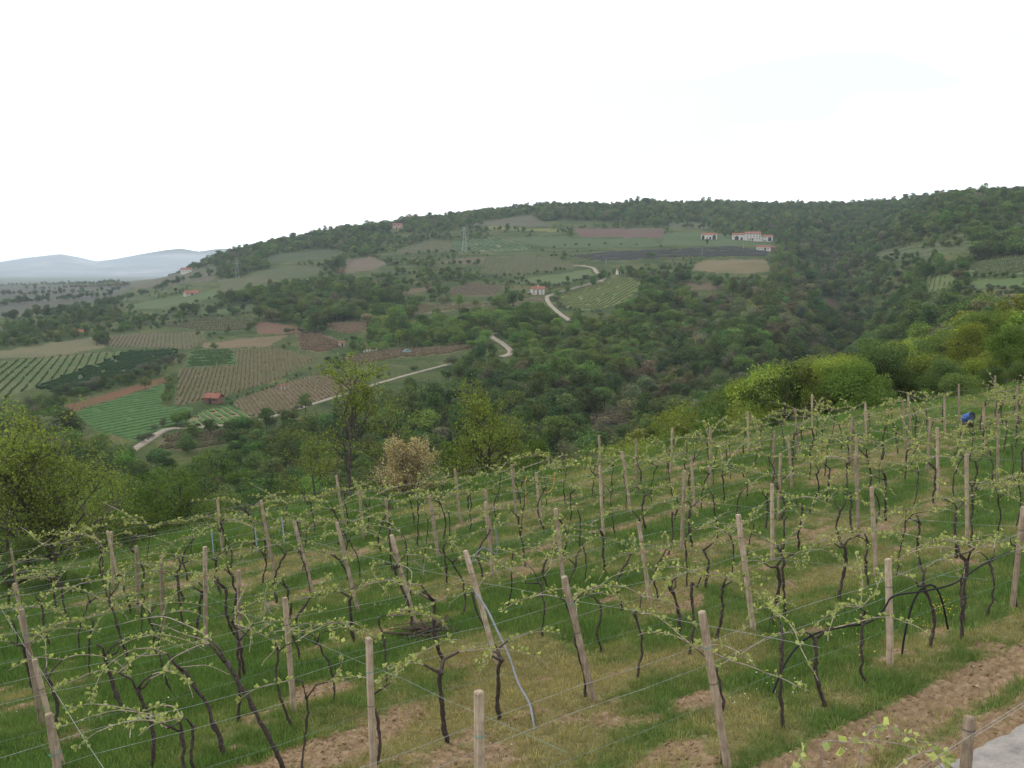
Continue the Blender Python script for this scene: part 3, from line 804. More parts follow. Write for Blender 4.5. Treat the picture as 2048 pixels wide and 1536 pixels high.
# ================================================================== WOODS
PAL = dict(dark=(.074, .115, .046), mid=(.108, .156, .056), fresh=(.116, .174, .056), yellow=(.160, .196, .052), grey=(.145, .150, .095), olive=(.105, .125, .090), tan=(.40, .34, .20), hero=(.172, .222, .052), leafy=(.100, .160, .042))
Z_YEL = [(1230, 900), (1330, 800), (1430, 760), (1560, 700), (1700, 650), (1850, 625), (1960, 605), (2200, 590), (2200, 740), (1850, 800), (1650, 850), (1450, 900)]
Z_FRESH = [(716, 702), (750, 640), (900, 605), (1090, 600), (1135, 632), (1300, 590), (1390, 640), (1250, 720), (1100, 740), (1000, 690), (960, 690)]
Z_GREY = [(1230, 660), (1500, 560), (1600, 480), (1720, 520), (1700, 660), (1600, 800), (1400, 880), (1200, 850)]
Z_SPARSE = [(-60, 565), (430, 528), (445, 640), (505, 640), (560, 690), (350, 700), (0, 725), (-60, 730)]
Z_SPARSE2 = [(340, 690), (720, 690), (880, 700), (900, 800), (700, 860), (520, 850), (340, 830)]
Z_SPARSE3 = [(780, 470), (1130, 440), (1330, 450), (1560, 500), (1540, 550), (1200, 560), (1090, 600), (800, 610), (690, 560)]
road_all = np.vstack(ROADPX)
trees = []
def scatter_wood(rmin, rmax, cell, amax=.66):
    global trees
    x = np.arange(-amax * rmax, amax * rmax, cell); y = np.arange(rmin * .7, rmax, cell)
    X, Y = np.meshgrid(x, y); X = X.ravel(); Y = Y.ravel()
    X = X + rng.uniform(-.48, .48, X.shape) * cell; Y = Y + rng.uniform(-.48, .48, Y.shape) * cell
    r = np.hypot(X, Y)
    k = (r > rmin) & (r <= rmax) & (np.abs(X) < amax * Y)
    X, Y, r = X[k], Y[k], r[k]
    _, v = xy2uv(X, Y)
    k = v < -11; X, Y, r = X[k], Y[k], r[k]
    Z = ground_z(X, Y)
    sc = rng.uniform(.6, 1.25, len(X)) * np.where(rng.random(len(X)) < .25, .6, 1) * np.clip(.42 + 1.15 * fbm(X / 55 + 2, Y / 55 + 4, 37, 3), .55, 1.45)
    sc = np.where((r < 150) & (X / Y > .19), sc * 1.22, sc)
    h = 9.0 * sc
    PX, PY = proj(X, Y, Z); MX_, MY_ = proj(X, Y, Z + h * .5); TX, TY = proj(X, Y, Z + h * .95)
    keep = np.ones(len(X), bool)
    # hidden behind ground
    ia = np.clip(np.searchsorted(ga, X / Y), 0, len(ga) - 1); ir = np.clip(np.searchsorted(gr, r * .985) - 1, 0, len(gr) - 1)
    keep &= (Z + h) / r > vis_tan[ia, ir]
    keep &= TY < 1180
    hw = FPX * 2.6 * sc / r                  # half a crown in pixels
    for i, f in enumerate(FIELDS):
        if 'cliff' in f[0]: cond = [(PX, PY)]
        else: cond = [(PX, PY), (MX_, MY_), (TX, TY), (TX - hw, TY * .5 + MY_ * .5), (TX + hw, TY * .5 + MY_ * .5)]
        for qx, qy in cond:
            keep &= ~(inpoly(qx, qy, f[1]) & (r < FR[i][1] * 1.02))
    for Rp in ROADPX:
        rr_ = Rp[::2]
        for qx, qy in ((PX, PY), (MX_, MY_), (TX, TY)):
            for j0 in range(0, len(rr_), 40):
                seg = rr_[j0:j0 + 41]
                near = (qx > seg[:, 0].min() - 25) & (qx < seg[:, 0].max() + 25) & (qy > seg[:, 1].min() - 25) & (qy < seg[:, 1].max() + 25)
                if not near.any(): continue
                w = np.nonzero(near)[0]
                dd = np.hypot(qx[w, None] - seg[None, :, 0], qy[w, None] - seg[None, :, 1]).min(1)
                bad = (dd < np.maximum(5, hw[w] * .8)) & (r[w] < seg[:, 2].max() + 6)
                keep[w[bad]] = False
    line = np.interp(TX, [-50, 0, 250, 600, 900, 1150, 1250, 1330, 1400, 1560, 1700, 1850, 2048, 2200], [890, 880, 920, 915, 890, 890, 860, 800, 765, 705, 650, 625, 600, 590])
    keep &= ~((r < 215) & (TY < line))
    for b in CLEAR:
        keep &= ~((TX + hw > b[0]) & (TX - hw < b[2]) & (PY > b[1]) & (TY < b[3]) & (r < b[4]))
    sp = inpoly(PX, PY, Z_SPARSE); clump = fbm(X / 45 + 5, Y / 45 + 9, 33, 3); keep &= ~(sp & (clump < .55))
    sp2 = inpoly(PX, PY, Z_SPARSE2) | inpoly(PX, PY, Z_SPARSE3); keep &= ~(sp2 & (clump < .49))
    sc = np.where(sp | sp2, sc * .62, sc)
    X, Y, Z, r, sc, TX, TY, MX_, MY_ = [q[keep] for q in (X, Y, Z, r, sc, TX, TY, MX_, MY_)]
    yel = inpoly(MX_, MY_, Z_YEL) & (r < 230); fr = inpoly(MX_, MY_, Z_FRESH); gy = inpoly(MX_, MY_, Z_GREY)
    u = rng.random(len(X))
    patch = fbm(X / 60, Y / 60, 31, 3)
    for j in range(len(X)):
        uu = u[j]
        if yel[j]: kind = 'yellow' if uu < .62 else ('fresh' if uu < .82 else ('dark' if uu < .93 else 'grey'))
        elif fr[j]: kind = 'fresh' if uu < .7 else ('mid' if uu < .95 else 'dark')
        elif gy[j]: kind = 'grey' if uu < .38 + (patch[j] - .5) else ('mid' if uu < .68 else ('dark' if uu < .93 else 'fresh'))
        else: kind = 'dark' if uu < .45 + (patch[j] - .5) * .8 else ('mid' if uu < .78 else ('grey' if uu < .9 + (patch[j] - .5) * .4 else 'fresh'))
        trees.append((X[j], Y[j], Z[j], r[j], sc[j], kind))
# picture windows kept free of crowns in front of buildings: x0, y0, x1, y1, farther limit
CLEAR = [(412, 782, 446, 808, 390), (1056, 572, 1090, 590, 760), (1398, 464, 1436, 478, 1090), (1470, 460, 1548, 480, 1090), (1500, 488, 1550, 500, 1000), (784, 446, 806, 456, 1400),
         (362, 534, 388, 546, 2000), (372, 580, 392, 588, 1600), (672, 682, 694, 692, 540), (1232, 538, 1246, 549, 820), (2022, 596, 2060, 608, 470), (560, 768, 572, 778, 420), (1465, 390, 1500, 401, 1700)]
scatter_wood(48, 150, 4.4)
scatter_wood(150, 300, 5.0)
scatter_wood(300, 620, 5.8)
scatter_wood(620, 1750, 7.2, .64)
scatter_wood(1750, 2700, 13.0, .62)

# hedges and orchards drawn along photo lines: points, kind, spacing m, crown scale, jitter m
HEDGES = [
 ([(120, 792), (180, 778), (246, 760), (300, 742), (362, 718)], 'olive', 2.8, .62, 1.2),
 ([(115, 798), (190, 783), (260, 765), (330, 742)], 'dark', 2.4, .4, 1.5),
 ([(735, 594), (800, 600), (860, 604)], 'olive', 4, .5, 2.0), ([(840, 560), (900, 557), (960, 556), (1010, 560)], 'olive', 5, .5, 3.0),
 ([(1090, 580), (1120, 573), (1160, 564), (1195, 557)], 'olive', 4.5, .55, 1.5), ([(1100, 577), (1150, 565), (1190, 556)], 'dark', 5, .5, 1.2),
 ([(1108, 596), (1112, 608), (1128, 620), (1160, 625), (1200, 626)], 'olive', 4, .42, 1.2),
 ([(1000, 598), (1030, 590), (1060, 592)], 'dark', 4, .45, 1.5), ([(1030, 560), (1060, 568), (1100, 574)], 'dark', 5, .5, 2),
 ([(230, 668), (300, 640), (350, 622), (400, 606), (430, 596)], 'dark', 7, .4, 2), ([(200, 690), (206, 680), (200, 672)], 'dark', 3, .6, 1),
 ([(300, 660), (400, 640), (410, 634), (513, 626)], 'dark', 6, .4, 2), ([(408, 676), (450, 668), (500, 664), (512, 646)], 'mid', 5, .45, 1.5),
 ([(560, 672), (590, 664), (612, 668)], 'dark', 4, .4, 1), ([(360, 622), (410, 634), (500, 625), (600, 634), (700, 640)], 'dark', 5, .75, 3),
 ([(330, 802), (338, 780), (344, 762)], 'mid', 3, .3, .6), ([(322, 812), (330, 810), (336, 806)], 'fresh', 3, .5, .6), ([(455, 800), (500, 790), (560, 770), (610, 748)], 'dark', 3, .18, .5),
 ([(285, 885), (300, 870), (318, 857), (330, 846)], 'olive', 7, .45, .5), ([(352, 848), (360, 855), (372, 850)], 'mid', 4, .55, .6),
 ([(380, 862), (420, 860), (470, 856), (500, 848)], 'dark', 2.6, .38, .7), ([(520, 838), (570, 827), (620, 812)], 'olive', 3.5, .28, .5),
 ([(940, 458), (960, 462), (1010, 463), (1040, 466)], 'dark', 8, .7, 3), ([(1000, 460), (1030, 462), (1060, 466)], 'dark', 8, .8, 4),
 ([(1090, 502), (1130, 492), (1250, 490), (1320, 492)], 'olive', 16, .5, 2), ([(780, 512), (860, 508), (960, 508)], 'dark', 8, .6, 4),
 ([(840, 535), (880, 531), (960, 530)], 'dark', 6, .6, 2), ([(980, 552), (1040, 553), (1130, 541)], 'dark', 6, .4, 1), ([(1006, 566), (1060, 571), (1090, 572)], 'dark', 5, .45, 1),
 ([(1290, 516), (1380, 516), (1400, 522)], 'mid', 9, .6, 3), ([(1340, 452), (1390, 458), (1440, 462)], 'dark', 7, .8, 4),
 ([(1410, 487), (1412, 488)], 'dark', 5, .7, 1), ([(1500, 482), (1520, 483), (1545, 484)], 'olive', 8, .4, 1), ([(1450, 474), (1462, 477), (1476, 478)], 'mid', 6, .9, 3), ([(1546, 478), (1556, 478)], 'dark', 6, .9, 1),
 ([(1745, 522), (1800, 520), (1850, 526), (1880, 522)], 'dark', 5, .55, 2), ([(1850, 492), (1890, 496), (1920, 494)], 'dark', 6, .5, 1), ([(1930, 556), (1990, 556), (2060, 553)], 'dark', 4, .4, 1), ([(1915, 594), (1990, 592), (2060, 592)], 'dark', 4, .4, 1), ([(1900, 580), (1960, 578), (2060, 576)], 'olive', 4, .4, 1),
 ([(0, 572), (100, 570), (200, 567), (300, 556), (400, 538), (440, 528)], 'dark', 9, .7, 3), ([(0, 640), (100, 634), (180, 618), (240, 604)], 'dark', 3.5, .9, 6), ([(0, 690), (60, 668), (140, 650), (230, 634)], 'dark', 4, .8, 6),
 ([(0, 592), (120, 588), (240, 580)], 'dark', 5, .9, 2.5), ([(0, 612), (80, 604), (160, 598), (220, 592)], 'dark', 4.5, .9, 3), ([(60, 580), (150, 576), (260, 572)], 'grey', 6, .9, 3), ([(240, 600), (330, 572), (420, 552)], 'dark', 4, .8, 3),
 ([(500, 500), (560, 490), (620, 472), (680, 462), (735, 448)], 'dark', 7, 1.0, 6), ([(735, 450), (750, 449), (766, 450)], 'dark', 7, 1.75, 3), ([(690, 455), (712, 452), (722, 452)], 'dark', 14, 1.3, 3),
 ([(860, 438), (900, 432), (950, 424), (1000, 416), (1050, 410)], 'grey', 10, .9, 5), ([(1050, 409), (1150, 406), (1250, 405), (1400, 406)], 'dark', 8, .95, 6), ([(1150, 404), (1175, 403), (1190, 403)], 'bare', 7, 1.3, 3), ([(1420, 408), (1440, 407), (1480, 406)], 'bare', 9, 1.1, 5),
 ([(1500, 407), (1600, 410), (1700, 411), (1760, 404)], 'grey', 9, .9, 6), ([(1550, 408), (1565, 408), (1580, 409)], 'dark', 6, 1.1, 3),
 ([(1780, 400), (1850, 390), (1900, 388), (1990, 386), (2060, 380)], 'mid', 7, .9, 5),
 ([(400, 905), (480, 890), (560, 880), (620, 868)], 'dark', 4, .75, 5), ([(400, 880), (480, 868), (540, 862)], 'dark', 4, .7, 4), ([(560, 850), (640, 832), (760, 800), (860, 775)], 'mid', 5, .6, 4),
 ([(1232, 548), (1262, 553), (1290, 562)], 'mid', 6, .8, 3), ([(1208, 552), (1202, 560)], 'dark', 4, .7, 1), ([(905, 735), (915, 730), (925, 728)], 'olive', 5, 1.1, 1),
]
for pts, kind, sp, s0, jit in HEDGES:
    H = hits([p[0] for p in pts], [p[1] for p in pts])[:, :2]
    P = resample(H, sp)
    P = P + rng.normal(0, jit, P.shape)
    z = ground_z(P[:, 0], P[:, 1])
    for p, zz in zip(P, z):
        if rng.random() < .1: continue
        trees.append((p[0], p[1], float(zz), math.hypot(*p), s0 * rng.uniform(.75, 1.3), kind))

def tint_of(kind, n):
    base = np.array(PAL['grey' if kind == 'bare' else kind])
    v = np.exp(np.clip(rng.normal(0, .2, (n, 1)), -.36, .3)) * np.exp(rng.normal(0, .08, (n, 3)))
    return base * v
trees.sort(key=lambda t: -t[4] * 9 / t[3])
N_SINGLE = 230
singles = []
KINDWORD = dict(dark='dark green', mid='mid green', fresh='fresh green', yellow='yellow green', grey='grey budding', olive='silvery olive', bare='bare', tan='tan')
for q, (x, y, z, r, s, kind) in enumerate(trees[:N_SINGLE]):
    src = SPARSE[q % 3] if (kind in ('grey', 'bare') or (kind == 'yellow' and q % 3 == 0)) else (FINE[q % 4] if r < 150 else MID[q % 5])
    root = obj('tree', None, loc=(x, y, z), rotz=R.uniform(0, 6.28), scale=s * 9 / src[0] * R.uniform(.92, 1.08))
    root.scale[0] *= R.uniform(.85, 1.2)
    t = obj('trunk', src[2], root); c = obj('crown', src[3], root)
    c.color = (*(tint_of(kind, 1)[0] * (1.12 if src in FINE else (.7 if src in SPARSE and kind == 'yellow' else 1))), 1)
    zone = 'on the near slope' if r < 120 else ('below the vineyard' if r < 215 else 'across the valley')
    singles.append((x / y, zone, kind, root))
WORDS = ['first', 'second', 'third', 'fourth', 'fifth', 'sixth', 'seventh', 'eighth', 'ninth', 'tenth', 'eleventh', 'twelfth', 'thirteenth', 'fourteenth', 'fifteenth', 'sixteenth', 'seventeenth', 'eighteenth', 'nineteenth']
TENS = ['', '', 'twenty', 'thirty', 'forty', 'fifty', 'sixty', 'seventy', 'eighty', 'ninety']
def ordw(n):
    n += 1
    if n <= 19: return WORDS[n - 1]
    if n >= 100: return 'hundred and ' + ordw(n - 101)
    if n % 10 == 0: return TENS[n // 10][:-1] + 'ieth'
    return TENS[n // 10] + '-' + WORDS[n % 10 - 1]
tc = {}
for a, zone, kind, root in sorted(singles, key=lambda t: t[0]):
    n = tc.get((zone, kind), 0); tc[(zone, kind)] = n + 1
    tag(root, '%s tree, %s of its kind from the left %s' % (KINDWORD[kind], ordw(n), zone), 'tree', 'trees in the woods %s' % zone)
rest = trees[N_SINGLE:]
P = np.array([t[:3] for t in rest]); S = np.array([t[4] for t in rest])
kinds = np.array([t[5] for t in rest])
tint = np.zeros((len(rest), 3)); vi = rng.integers(0, 5, len(rest))
for kd in set(kinds):
    m = kinds == kd; tint[m] = tint_of(kd, m.sum())
    if kd in ('grey',): vi[m] = np.where(rng.random(m.sum()) < .35, rng.integers(5, 7, m.sum()), vi[m])
    if kd == 'bare': vi[m] = 5 + rng.integers(0, 2, m.sum())
    if kd == 'olive': vi[m] = 4
S3 = np.stack([S * rng.uniform(.9, 1.5, len(S)), S * rng.uniform(.9, 1.5, len(S)), S * rng.uniform(.8, 1.2, len(S))], 1)
wood = gn_scatter('wood', P - np.array([0, 0, .3]), S3, rng.uniform(0, 6.28, len(P)), vi, tint, FARSRC)
tag(wood, 'mixed green woods covering the far valley sides and ridge', 'woods', kind='stuff')
print('TREES', len(trees))

# ================================================================== VINEYARD GROUND
ROWS = [20.45, 17.5, 14.5, 11.9, 9.3, 6.75, 4.4, 2.0, -0.1]
SOILS = [(-14.0, 16.5, 1.5), (-14.2, 13.9, .9), (-13.2, 18.3, 1.5), (-13.0, 11.3, .5), (-12.2, 20.3, .9), (-14.8, 19.6, 1.4), (-10.4, 19.2, .45), (-16.0, 18.2, .8), (-6.5, 18.2, .3)]
def masks(u, v):
    rd = np.min(np.abs(np.asarray(v)[..., None] - np.array(ROWS)), -1)
    n1 = fbm(u * .45 + 9, v * .8 + 3, 41, 4); n2 = fbm(u * 1.7, v * 2.1, 43, 3)
    soil = np.zeros_like(n1)
    for a, b, r in SOILS:
        soil = np.maximum(soil, np.exp(-(((u - a) / 1.5) ** 2 + (v - b) ** 2) / (r * r)))
    soil = sstep(.40, .74, soil * .75 + (n1 - .5) * 1.0 + (n2 - .5) * .5)
    track = sstep(20.95, 21.15, v + (n1 - .5) * .5) * (1 - .75 * np.exp(-((v - 21.95 + (n2 - .5) * .4) / .17) ** 2))
    track = track * sstep(-13.5, -12, u + (n1 - .5) * 2)
    soil = np.maximum(soil, track)
    strip = np.exp(-((v - 8.0 - (n1 - .5) * 2) / .55) ** 2) * sstep(.45, .62, n1) + np.exp(-((v - 3.2) / .6) ** 2) * sstep(.42, .6, n1)
    soil = np.maximum(soil, .75 * np.clip(strip, 0, 1))
    soil = np.maximum(soil, sstep(.60, .70, n2) * sstep(.5, .35, n1) * .8)
    dry = .5 * np.exp(-((u + 11.5) / 3.6) ** 2 - ((v - 17.3) / 2.6) ** 2) + .20 * np.exp(-(rd / .42) ** 2) + .10 * sstep(-11, -2, u) * sstep(10, 17, v)
    lush = np.clip(.78 - dry + (n1 - .5) * 1.5 + (n2 - .5) * .6 + .22 * sstep(-13, -17, u), 0, 1)
    return np.clip(lush, 0, 1) * (1 - .85 * soil), np.clip(soil, 0, 1), rd, track
def near_h(u, v):
    x, y = uv2xy(u, v); z = ground_z(x, y)
    lush, soil, rd, track = masks(u, v)
    clod = (fbm(u * 5, v * 5, 51, 3) - .5) * .16 * soil * (1 - .8 * track)
    ridge = (np.abs(((u * 5.2 + v * 2.2 + (fbm(u * .8, v * .8, 53, 2) - .5) * .9) % 1) - .5) - .25) * .2 * np.clip(track + .45 * soil * np.exp(-((u + 14) / 3) ** 2), 0, 1)
    und = (fbm(u * .6, v * .6, 55, 3) - .5) * .16 + .06 * np.exp(-(rd / .5) ** 2)
    fade = sstep(23.2, 22.4, v)
    return z + (clod + ridge) * fade + und * fade - .02
def gaps(lo, hi, f):
    o = [lo]
    while o[-1] < hi: o.append(o[-1] + f(o[-1]))
    return np.array(o)
gu = gaps(-32, 78, lambda u: .045 if -14 < u < -3 else .075 if -19 < u < -2 else (.16 if -24 < u < 12 else (.3 if u < 30 else .6)))
gv_ = gaps(-13, 34, lambda v: .4 if v < -1 else (.18 if v < 9 else (.075 if v < 23.5 else .7)))
NU, NV = np.meshgrid(gu, gv_, indexing='ij')
NX, NY = uv2xy(NU, NV)
NZ = near_h(NU, NV)
lush, soil, _, trk = masks(NU, NV)
edge = sstep(-9, -13, NV)
NZ = NZ - edge * 1.0
ii = np.arange(NX.size).reshape(NX.shape)
NQ = np.stack([ii[:-1, :-1], ii[1:, :-1], ii[1:, 1:], ii[:-1, 1:]], -1)
pxn, pyn = proj(NX, NY, NZ)
inview = (NY > 1.0) & (np.hypot(NX, NY) < 100)
NQ = NQ[(inview[:-1, :-1] & inview[1:, 1:])].reshape(-1, 4)
g = NT('vineyard_soil_and_turf'); v = g.coord('Object')
al = g.n('ShaderNodeAttribute', attribute_name='lush').outputs['Fac']; asl = g.n('ShaderNodeAttribute', attribute_name='soil').outputs['Fac']
fine = g.noise(v, 9, 6, .7); mid_ = g.noise(v, 2.2, 4)
cg = g.ramp(fine, [(.3, alb(54, 72, 36)), (.5, alb(78, 102, 52)), (.7, alb(108, 120, 70))])
cdry = g.ramp(fine, [(.28, alb(92, 88, 56)), (.5, alb(124, 118, 78)), (.72, alb(154, 144, 102))])
csoil = g.ramp(fine, [(.25, alb(102, 84, 64)), (.5, alb(144, 121, 95)), (.75, alb(182, 159, 132))])
peb = g.n('ShaderNodeTexVoronoi'); peb.inputs['Scale'].default_value = 26; g.l(v, peb.inputs['Vector'])
csoil = g.mix(g.ramp(peb.outputs['Distance'], [(.10, (1, 1, 1, 1)), (.17, (0, 0, 0, 1))]), csoil, alb(160, 142, 118))
fl = g.math('ADD', al, g.math('MULTIPLY', g.math('SUBTRACT', mid_, .5), .5))
c = g.mix(g.ramp(fl, [(.3, (0, 0, 0, 1)), (.6, (1, 1, 1, 1))]), cdry, cg)
fs = g.math('ADD', asl, g.math('MULTIPLY', g.math('SUBTRACT', fine, .5), .5))
c = g.mix(g.ramp(fs, [(.3, (0, 0, 0, 1)), (.75, (1, 1, 1, 1))]), c, csoil)
g.bsdf(c, .95, .05, bump=g.noise(v, 24, 5, .7), bstr=.7, bdist=.03)
ground = obj('ground', mesh_np('ground', np.stack([NX, NY, NZ], -1).reshape(-1, 3), NQ, None, [g.m], smooth=True, attrs={'lush': ('FLOAT', lush.ravel()), 'soil': ('FLOAT', soil.ravel())}))
tag(ground, 'vineyard ground of green grass, dry straw and bare brown soil', 'ground', kind='structure')
def gz(u, v): return float(near_h(np.array([u * 1.0]), np.array([v * 1.0]))[0])
def P3(u, v, h=0.0):
    x, y = uv2xy(u, v); return np.array([x, y, gz(u, v) + h])

# ---- concrete road in the near corner
ru = np.arange(-16, 40, .12); rv = np.array([0, .03, .08, .2, .5, 1, 2, 4.0])
RU, RV = np.meshgrid(ru, rv, indexing='ij')
edge_v = 22.5 + (fbm(ru * 1.3, ru * 0, 61, 4) - .5) * .34 + (vnoise(ru * 6, ru * 0, 62) - .5) * .09
RVV = edge_v[:, None] + RV
rx, ry = uv2xy(RU, RVV)
rz = ground_z(rx, ry) + np.interp(RV, [0, .03, .08, 4], [-.06, .045, .065, .07]) + (fbm(RU * 2, RVV * 2, 63, 3) - .5) * .03
ii = np.arange(rx.size).reshape(rx.shape)
cm = NT('worn_concrete'); v = cm.coord('Object')
f1 = cm.noise(v, 2.6, 8, .72); f2 = cm.noise(v, 40, 3)
cc = cm.ramp(f1, [(.3, alb(112, 106, 102)), (.45, alb(146, 140, 134)), (.6, alb(164, 158, 150)), (.72, alb(178, 172, 162))])
cc = cm.mix(cm.ramp(f2, [(.55, (0, 0, 0, 1)), (.72, (.6, .6, .6, 1))]), cc, alb(120, 112, 104))
cm.bsdf(cc, .9, .15, bump=f2, bstr=.4, bdist=.006)
road = obj('road', mesh_np('road', np.stack([rx, ry, rz], -1).reshape(-1, 3), np.stack([ii[:-1, :-1], ii[1:, :-1], ii[1:, 1:], ii[:-1, 1:]], -1).reshape(-1, 4), None, [cm.m], smooth=True))
tag(road, 'pale worn concrete road edge beside the tilled strip', 'road', kind='structure')

# ---- grass, dry grass, clods
def tuft(seed, n, h, spread, lean, w):
    rs = np.random.default_rng(seed); V = []; Tn = []
    for i in range(n):
        a = rs.uniform(0, 6.28); r = spread * math.sqrt(rs.random()); b = np.array([r * math.cos(a), r * math.sin(a), -.02])
        d = np.array([math.cos(a + rs.normal(0, .6)), math.sin(a + rs.normal(0, .6)), 0]) * lean * rs.uniform(.3, 1.3)
        hh = h * rs.uniform(.5, 1.2); s = np.array([-d[1], d[0], 0]); s = s / (np.linalg.norm(s) + 1e-6) * w
        if rs.random() < .5: s = np.array([s[1], -s[0], 0])
        k = len(V)
        m = b + d * hh * .4 + np.array([0, 0, hh * .6])
        V += [b - s, b + s, m + s * .8, m - s * .8, b + d * hh + np.array([0, 0, hh])]
        Tn += [[k, k + 1, k + 2], [k, k + 2, k + 3], [k + 3, k + 2, k + 4]]
    return mesh_np('tuft', np.array(V), None, Tn, [MAT['grass']])
MAT['grass'] = leaf_mat('grass_blade', 'tint', .35, None, .3)
TALL = [source('grass_tuft', tuft(70 + i, 16, .135, .09, .5, .0042)) for i in range(4)]
SHORT = [source('dry_tuft', tuft(80 + i, 18, .075, .10, .9, .0038)) for i in range(4)]
def grass_points(step, dmin, dmax):
    uu = np.arange(-34, 62, step); vv = np.arange(-8, 22.6, step)
    U_, V_ = np.meshgrid(uu, vv); U_ = U_.ravel() + rng.uniform(-.5, .5, U_.size) * step; V_ = V_.ravel() + rng.uniform(-.5, .5, V_.size) * step
    x, y = uv2xy(U_, V_); d = np.hypot(x, y)
    k = (d > dmin) & (d <= dmax) & (y > 3); U_, V_, x, y, d = [q[k] for q in (U_, V_, x, y, d)]
    px, py = proj(x, y, z_near(x, y)); k = (px > -120) & (px < 2170) & (py < 1640)
    return [q[k] for q in (U_, V_, x, y, d)]
GP, GS, GT, GI, DP, DS_, DT, DI = [], [], [], [], [], [], [], []
for step, d0, d1, sc in ((.075, 0, 15), (.10, 15, 22), (.16, 22, 34), (.27, 34, 75)) and ((.078, 0, 15, 1.0), (.105, 15, 22, 1.1), (.165, 22, 34, 1.35), (.28, 34, 75, 1.9)):
    U_, V_, x, y, d = grass_points(step, d0, d1)
    z = near_h(U_, V_); lu, so, rd, tk = masks(U_, V_)
    ll = np.clip(lu + rng.normal(0, .10, len(lu)), 0, 1)
    rnd = rng.random(len(lu))
    t = (ll > .42) & (rnd < .25 + ll)
    hsc = sc * (.35 + .85 * ll) * rng.uniform(.7, 1.25, len(lu)) * np.where(V_ < -1.0, 1.8, 1)
    g1 = np.array([.088, .152, .052]); g2 = np.array([.156, .192, .078]); g3 = np.array([.26, .225, .125])
    m = np.clip((ll - .42) / .45, 0, 1)[:, None]
    col = (g2 * (1 - m) + g1 * m) * np.exp(rng.normal(0, .16, (len(lu), 1)))
    GP.append(np.stack([x, y, z], 1)[t]); GS.append(hsc[t]); GT.append(col[t]); GI.append(rng.integers(0, 4, t.sum()))
    s = (ll <= .5) & (rnd < (1 - so) * .75 + .05)
    m = np.clip(ll / .5, 0, 1)[:, None] * rng.random((len(lu), 1))
    col = (g3 * (1 - m) + g2 * m) * np.exp(rng.normal(0, .18, (len(lu), 1)))
    DP.append(np.stack([x, y, z], 1)[s]); DS_.append((sc * rng.uniform(.6, 1.5, len(lu)))[s]); DT.append(col[s]); DI.append(rng.integers(0, 4, s.sum()))
GP, GS, GT, GI = np.vstack(GP), np.concatenate(GS), np.vstack(GT), np.concatenate(GI)
DP, DS_, DT, DI = np.vstack(DP), np.concatenate(DS_), np.vstack(DT), np.concatenate(DI)
tag(gn_scatter('grass', GP, GS, rng.uniform(0, 6.28, len(GP)), GI, GT, TALL), 'lush green grass between the vine rows', 'grass', kind='stuff')
tag(gn_scatter('dry_grass', DP, DS_, rng.uniform(0, 6.28, len(DP)), DI, DT, SHORT), 'short straw coloured grass under the vine rows', 'grass', kind='stuff')
print('GRASS', len(GP), len(DP))
def clod(seed):
    rs = np.random.default_rng(seed)
    ph = (1 + 5 ** .5) / 2
    V = np.array([(-1, ph, 0), (1, ph, 0), (-1, -ph, 0), (1, -ph, 0), (0, -1, ph), (0, 1, ph), (0, -1, -ph), (0, 1, -ph), (ph, 0, -1), (ph, 0, 1), (-ph, 0, -1), (-ph, 0, 1)], float) / 1.9
    V = V * rs.uniform(.6, 1.2, (12, 1)) * np.array([1, .8, .55])
    T = [(0, 11, 5), (0, 5, 1), (0, 1, 7), (0, 7, 10), (0, 10, 11), (1, 5, 9), (5, 11, 4), (11, 10, 2), (10, 7, 6), (7, 1, 8), (3, 9, 4), (3, 4, 2), (3, 2, 6), (3, 6, 8), (3, 8, 9), (4, 9, 5), (2, 4, 11), (6, 2, 10), (8, 6, 7), (9, 8, 1)]
    return mesh_np('clod', V, None, T, [MAT['clod']])
MAT['clod'] = leaf_mat('soil_clod', 'tint', 0, None, .2)
CL = [source('soil_clod', clod(i)) for i in range(4)]
U_, V_, x, y, d = grass_points(.06, 0, 20)
lu, so, rd, tk = masks(U_, V_)
k = rng.random(len(lu)) < so * .8 * (1 - .75 * tk) + .008
U_, V_, x, y, so = [q[k] for q in (U_, V_, x, y, so)]
z = near_h(U_, V_)
s = np.exp(rng.normal(math.log(.017), .55, len(x))); s = np.minimum(s, .042)
bright = rng.random(len(x))[:, None]
col = np.where(bright < .94, np.array(alb(138, 116, 91)[:3]) * (.7 + .6 * bright), np.array(alb(172, 158, 136)[:3]))
tag(gn_scatter('soil_clods', np.stack([x, y, z], 1), s, rng.uniform(0, 6.28, len(x)), rng.integers(0, 4, len(x)), col, CL), 'small clods and pebbles on the bare soil', 'soil', kind='stuff')

# ================================================================== VINEYARD POSTS, WIRES, VINES
def post_mat():
    t = NT('weathered_post'); v = t.coord('Object')
    a = t.ramp(t.noise(v, 5, 6, .65), [(.3, alb(152, 136, 118)), (.5, alb(188, 171, 149)), (.72, alb(208, 193, 174))])
    st = t.n('ShaderNodeMapping'); st.inputs['Scale'].default_value = (40, 40, 2.2); t.l(v, st.inputs['Vector'])
    b = t.ramp(t.noise(st.outputs[0], 1.0, 5, .6), [(.35, (.72, .70, .68, 1)), (.65, (1.12, 1.1, 1.08, 1))])
    oi = t.n('ShaderNodeObjectInfo')
    kk = t.ramp(oi.outputs['Random'], [(0, (.66, .64, .62, 1)), (.6, (.95, .93, .9, 1)), (1, (1.15, 1.13, 1.12, 1))])
    c = t.mix(1, t.mix(1, a, b, 'MULTIPLY'), kk, 'MULTIPLY')
    t.bsdf(c, .9, .1, bump=t.noise(v, 60, 4, .6), bstr=.5, bdist=.006)
    return t.m
MAT['post'] = post_mat()
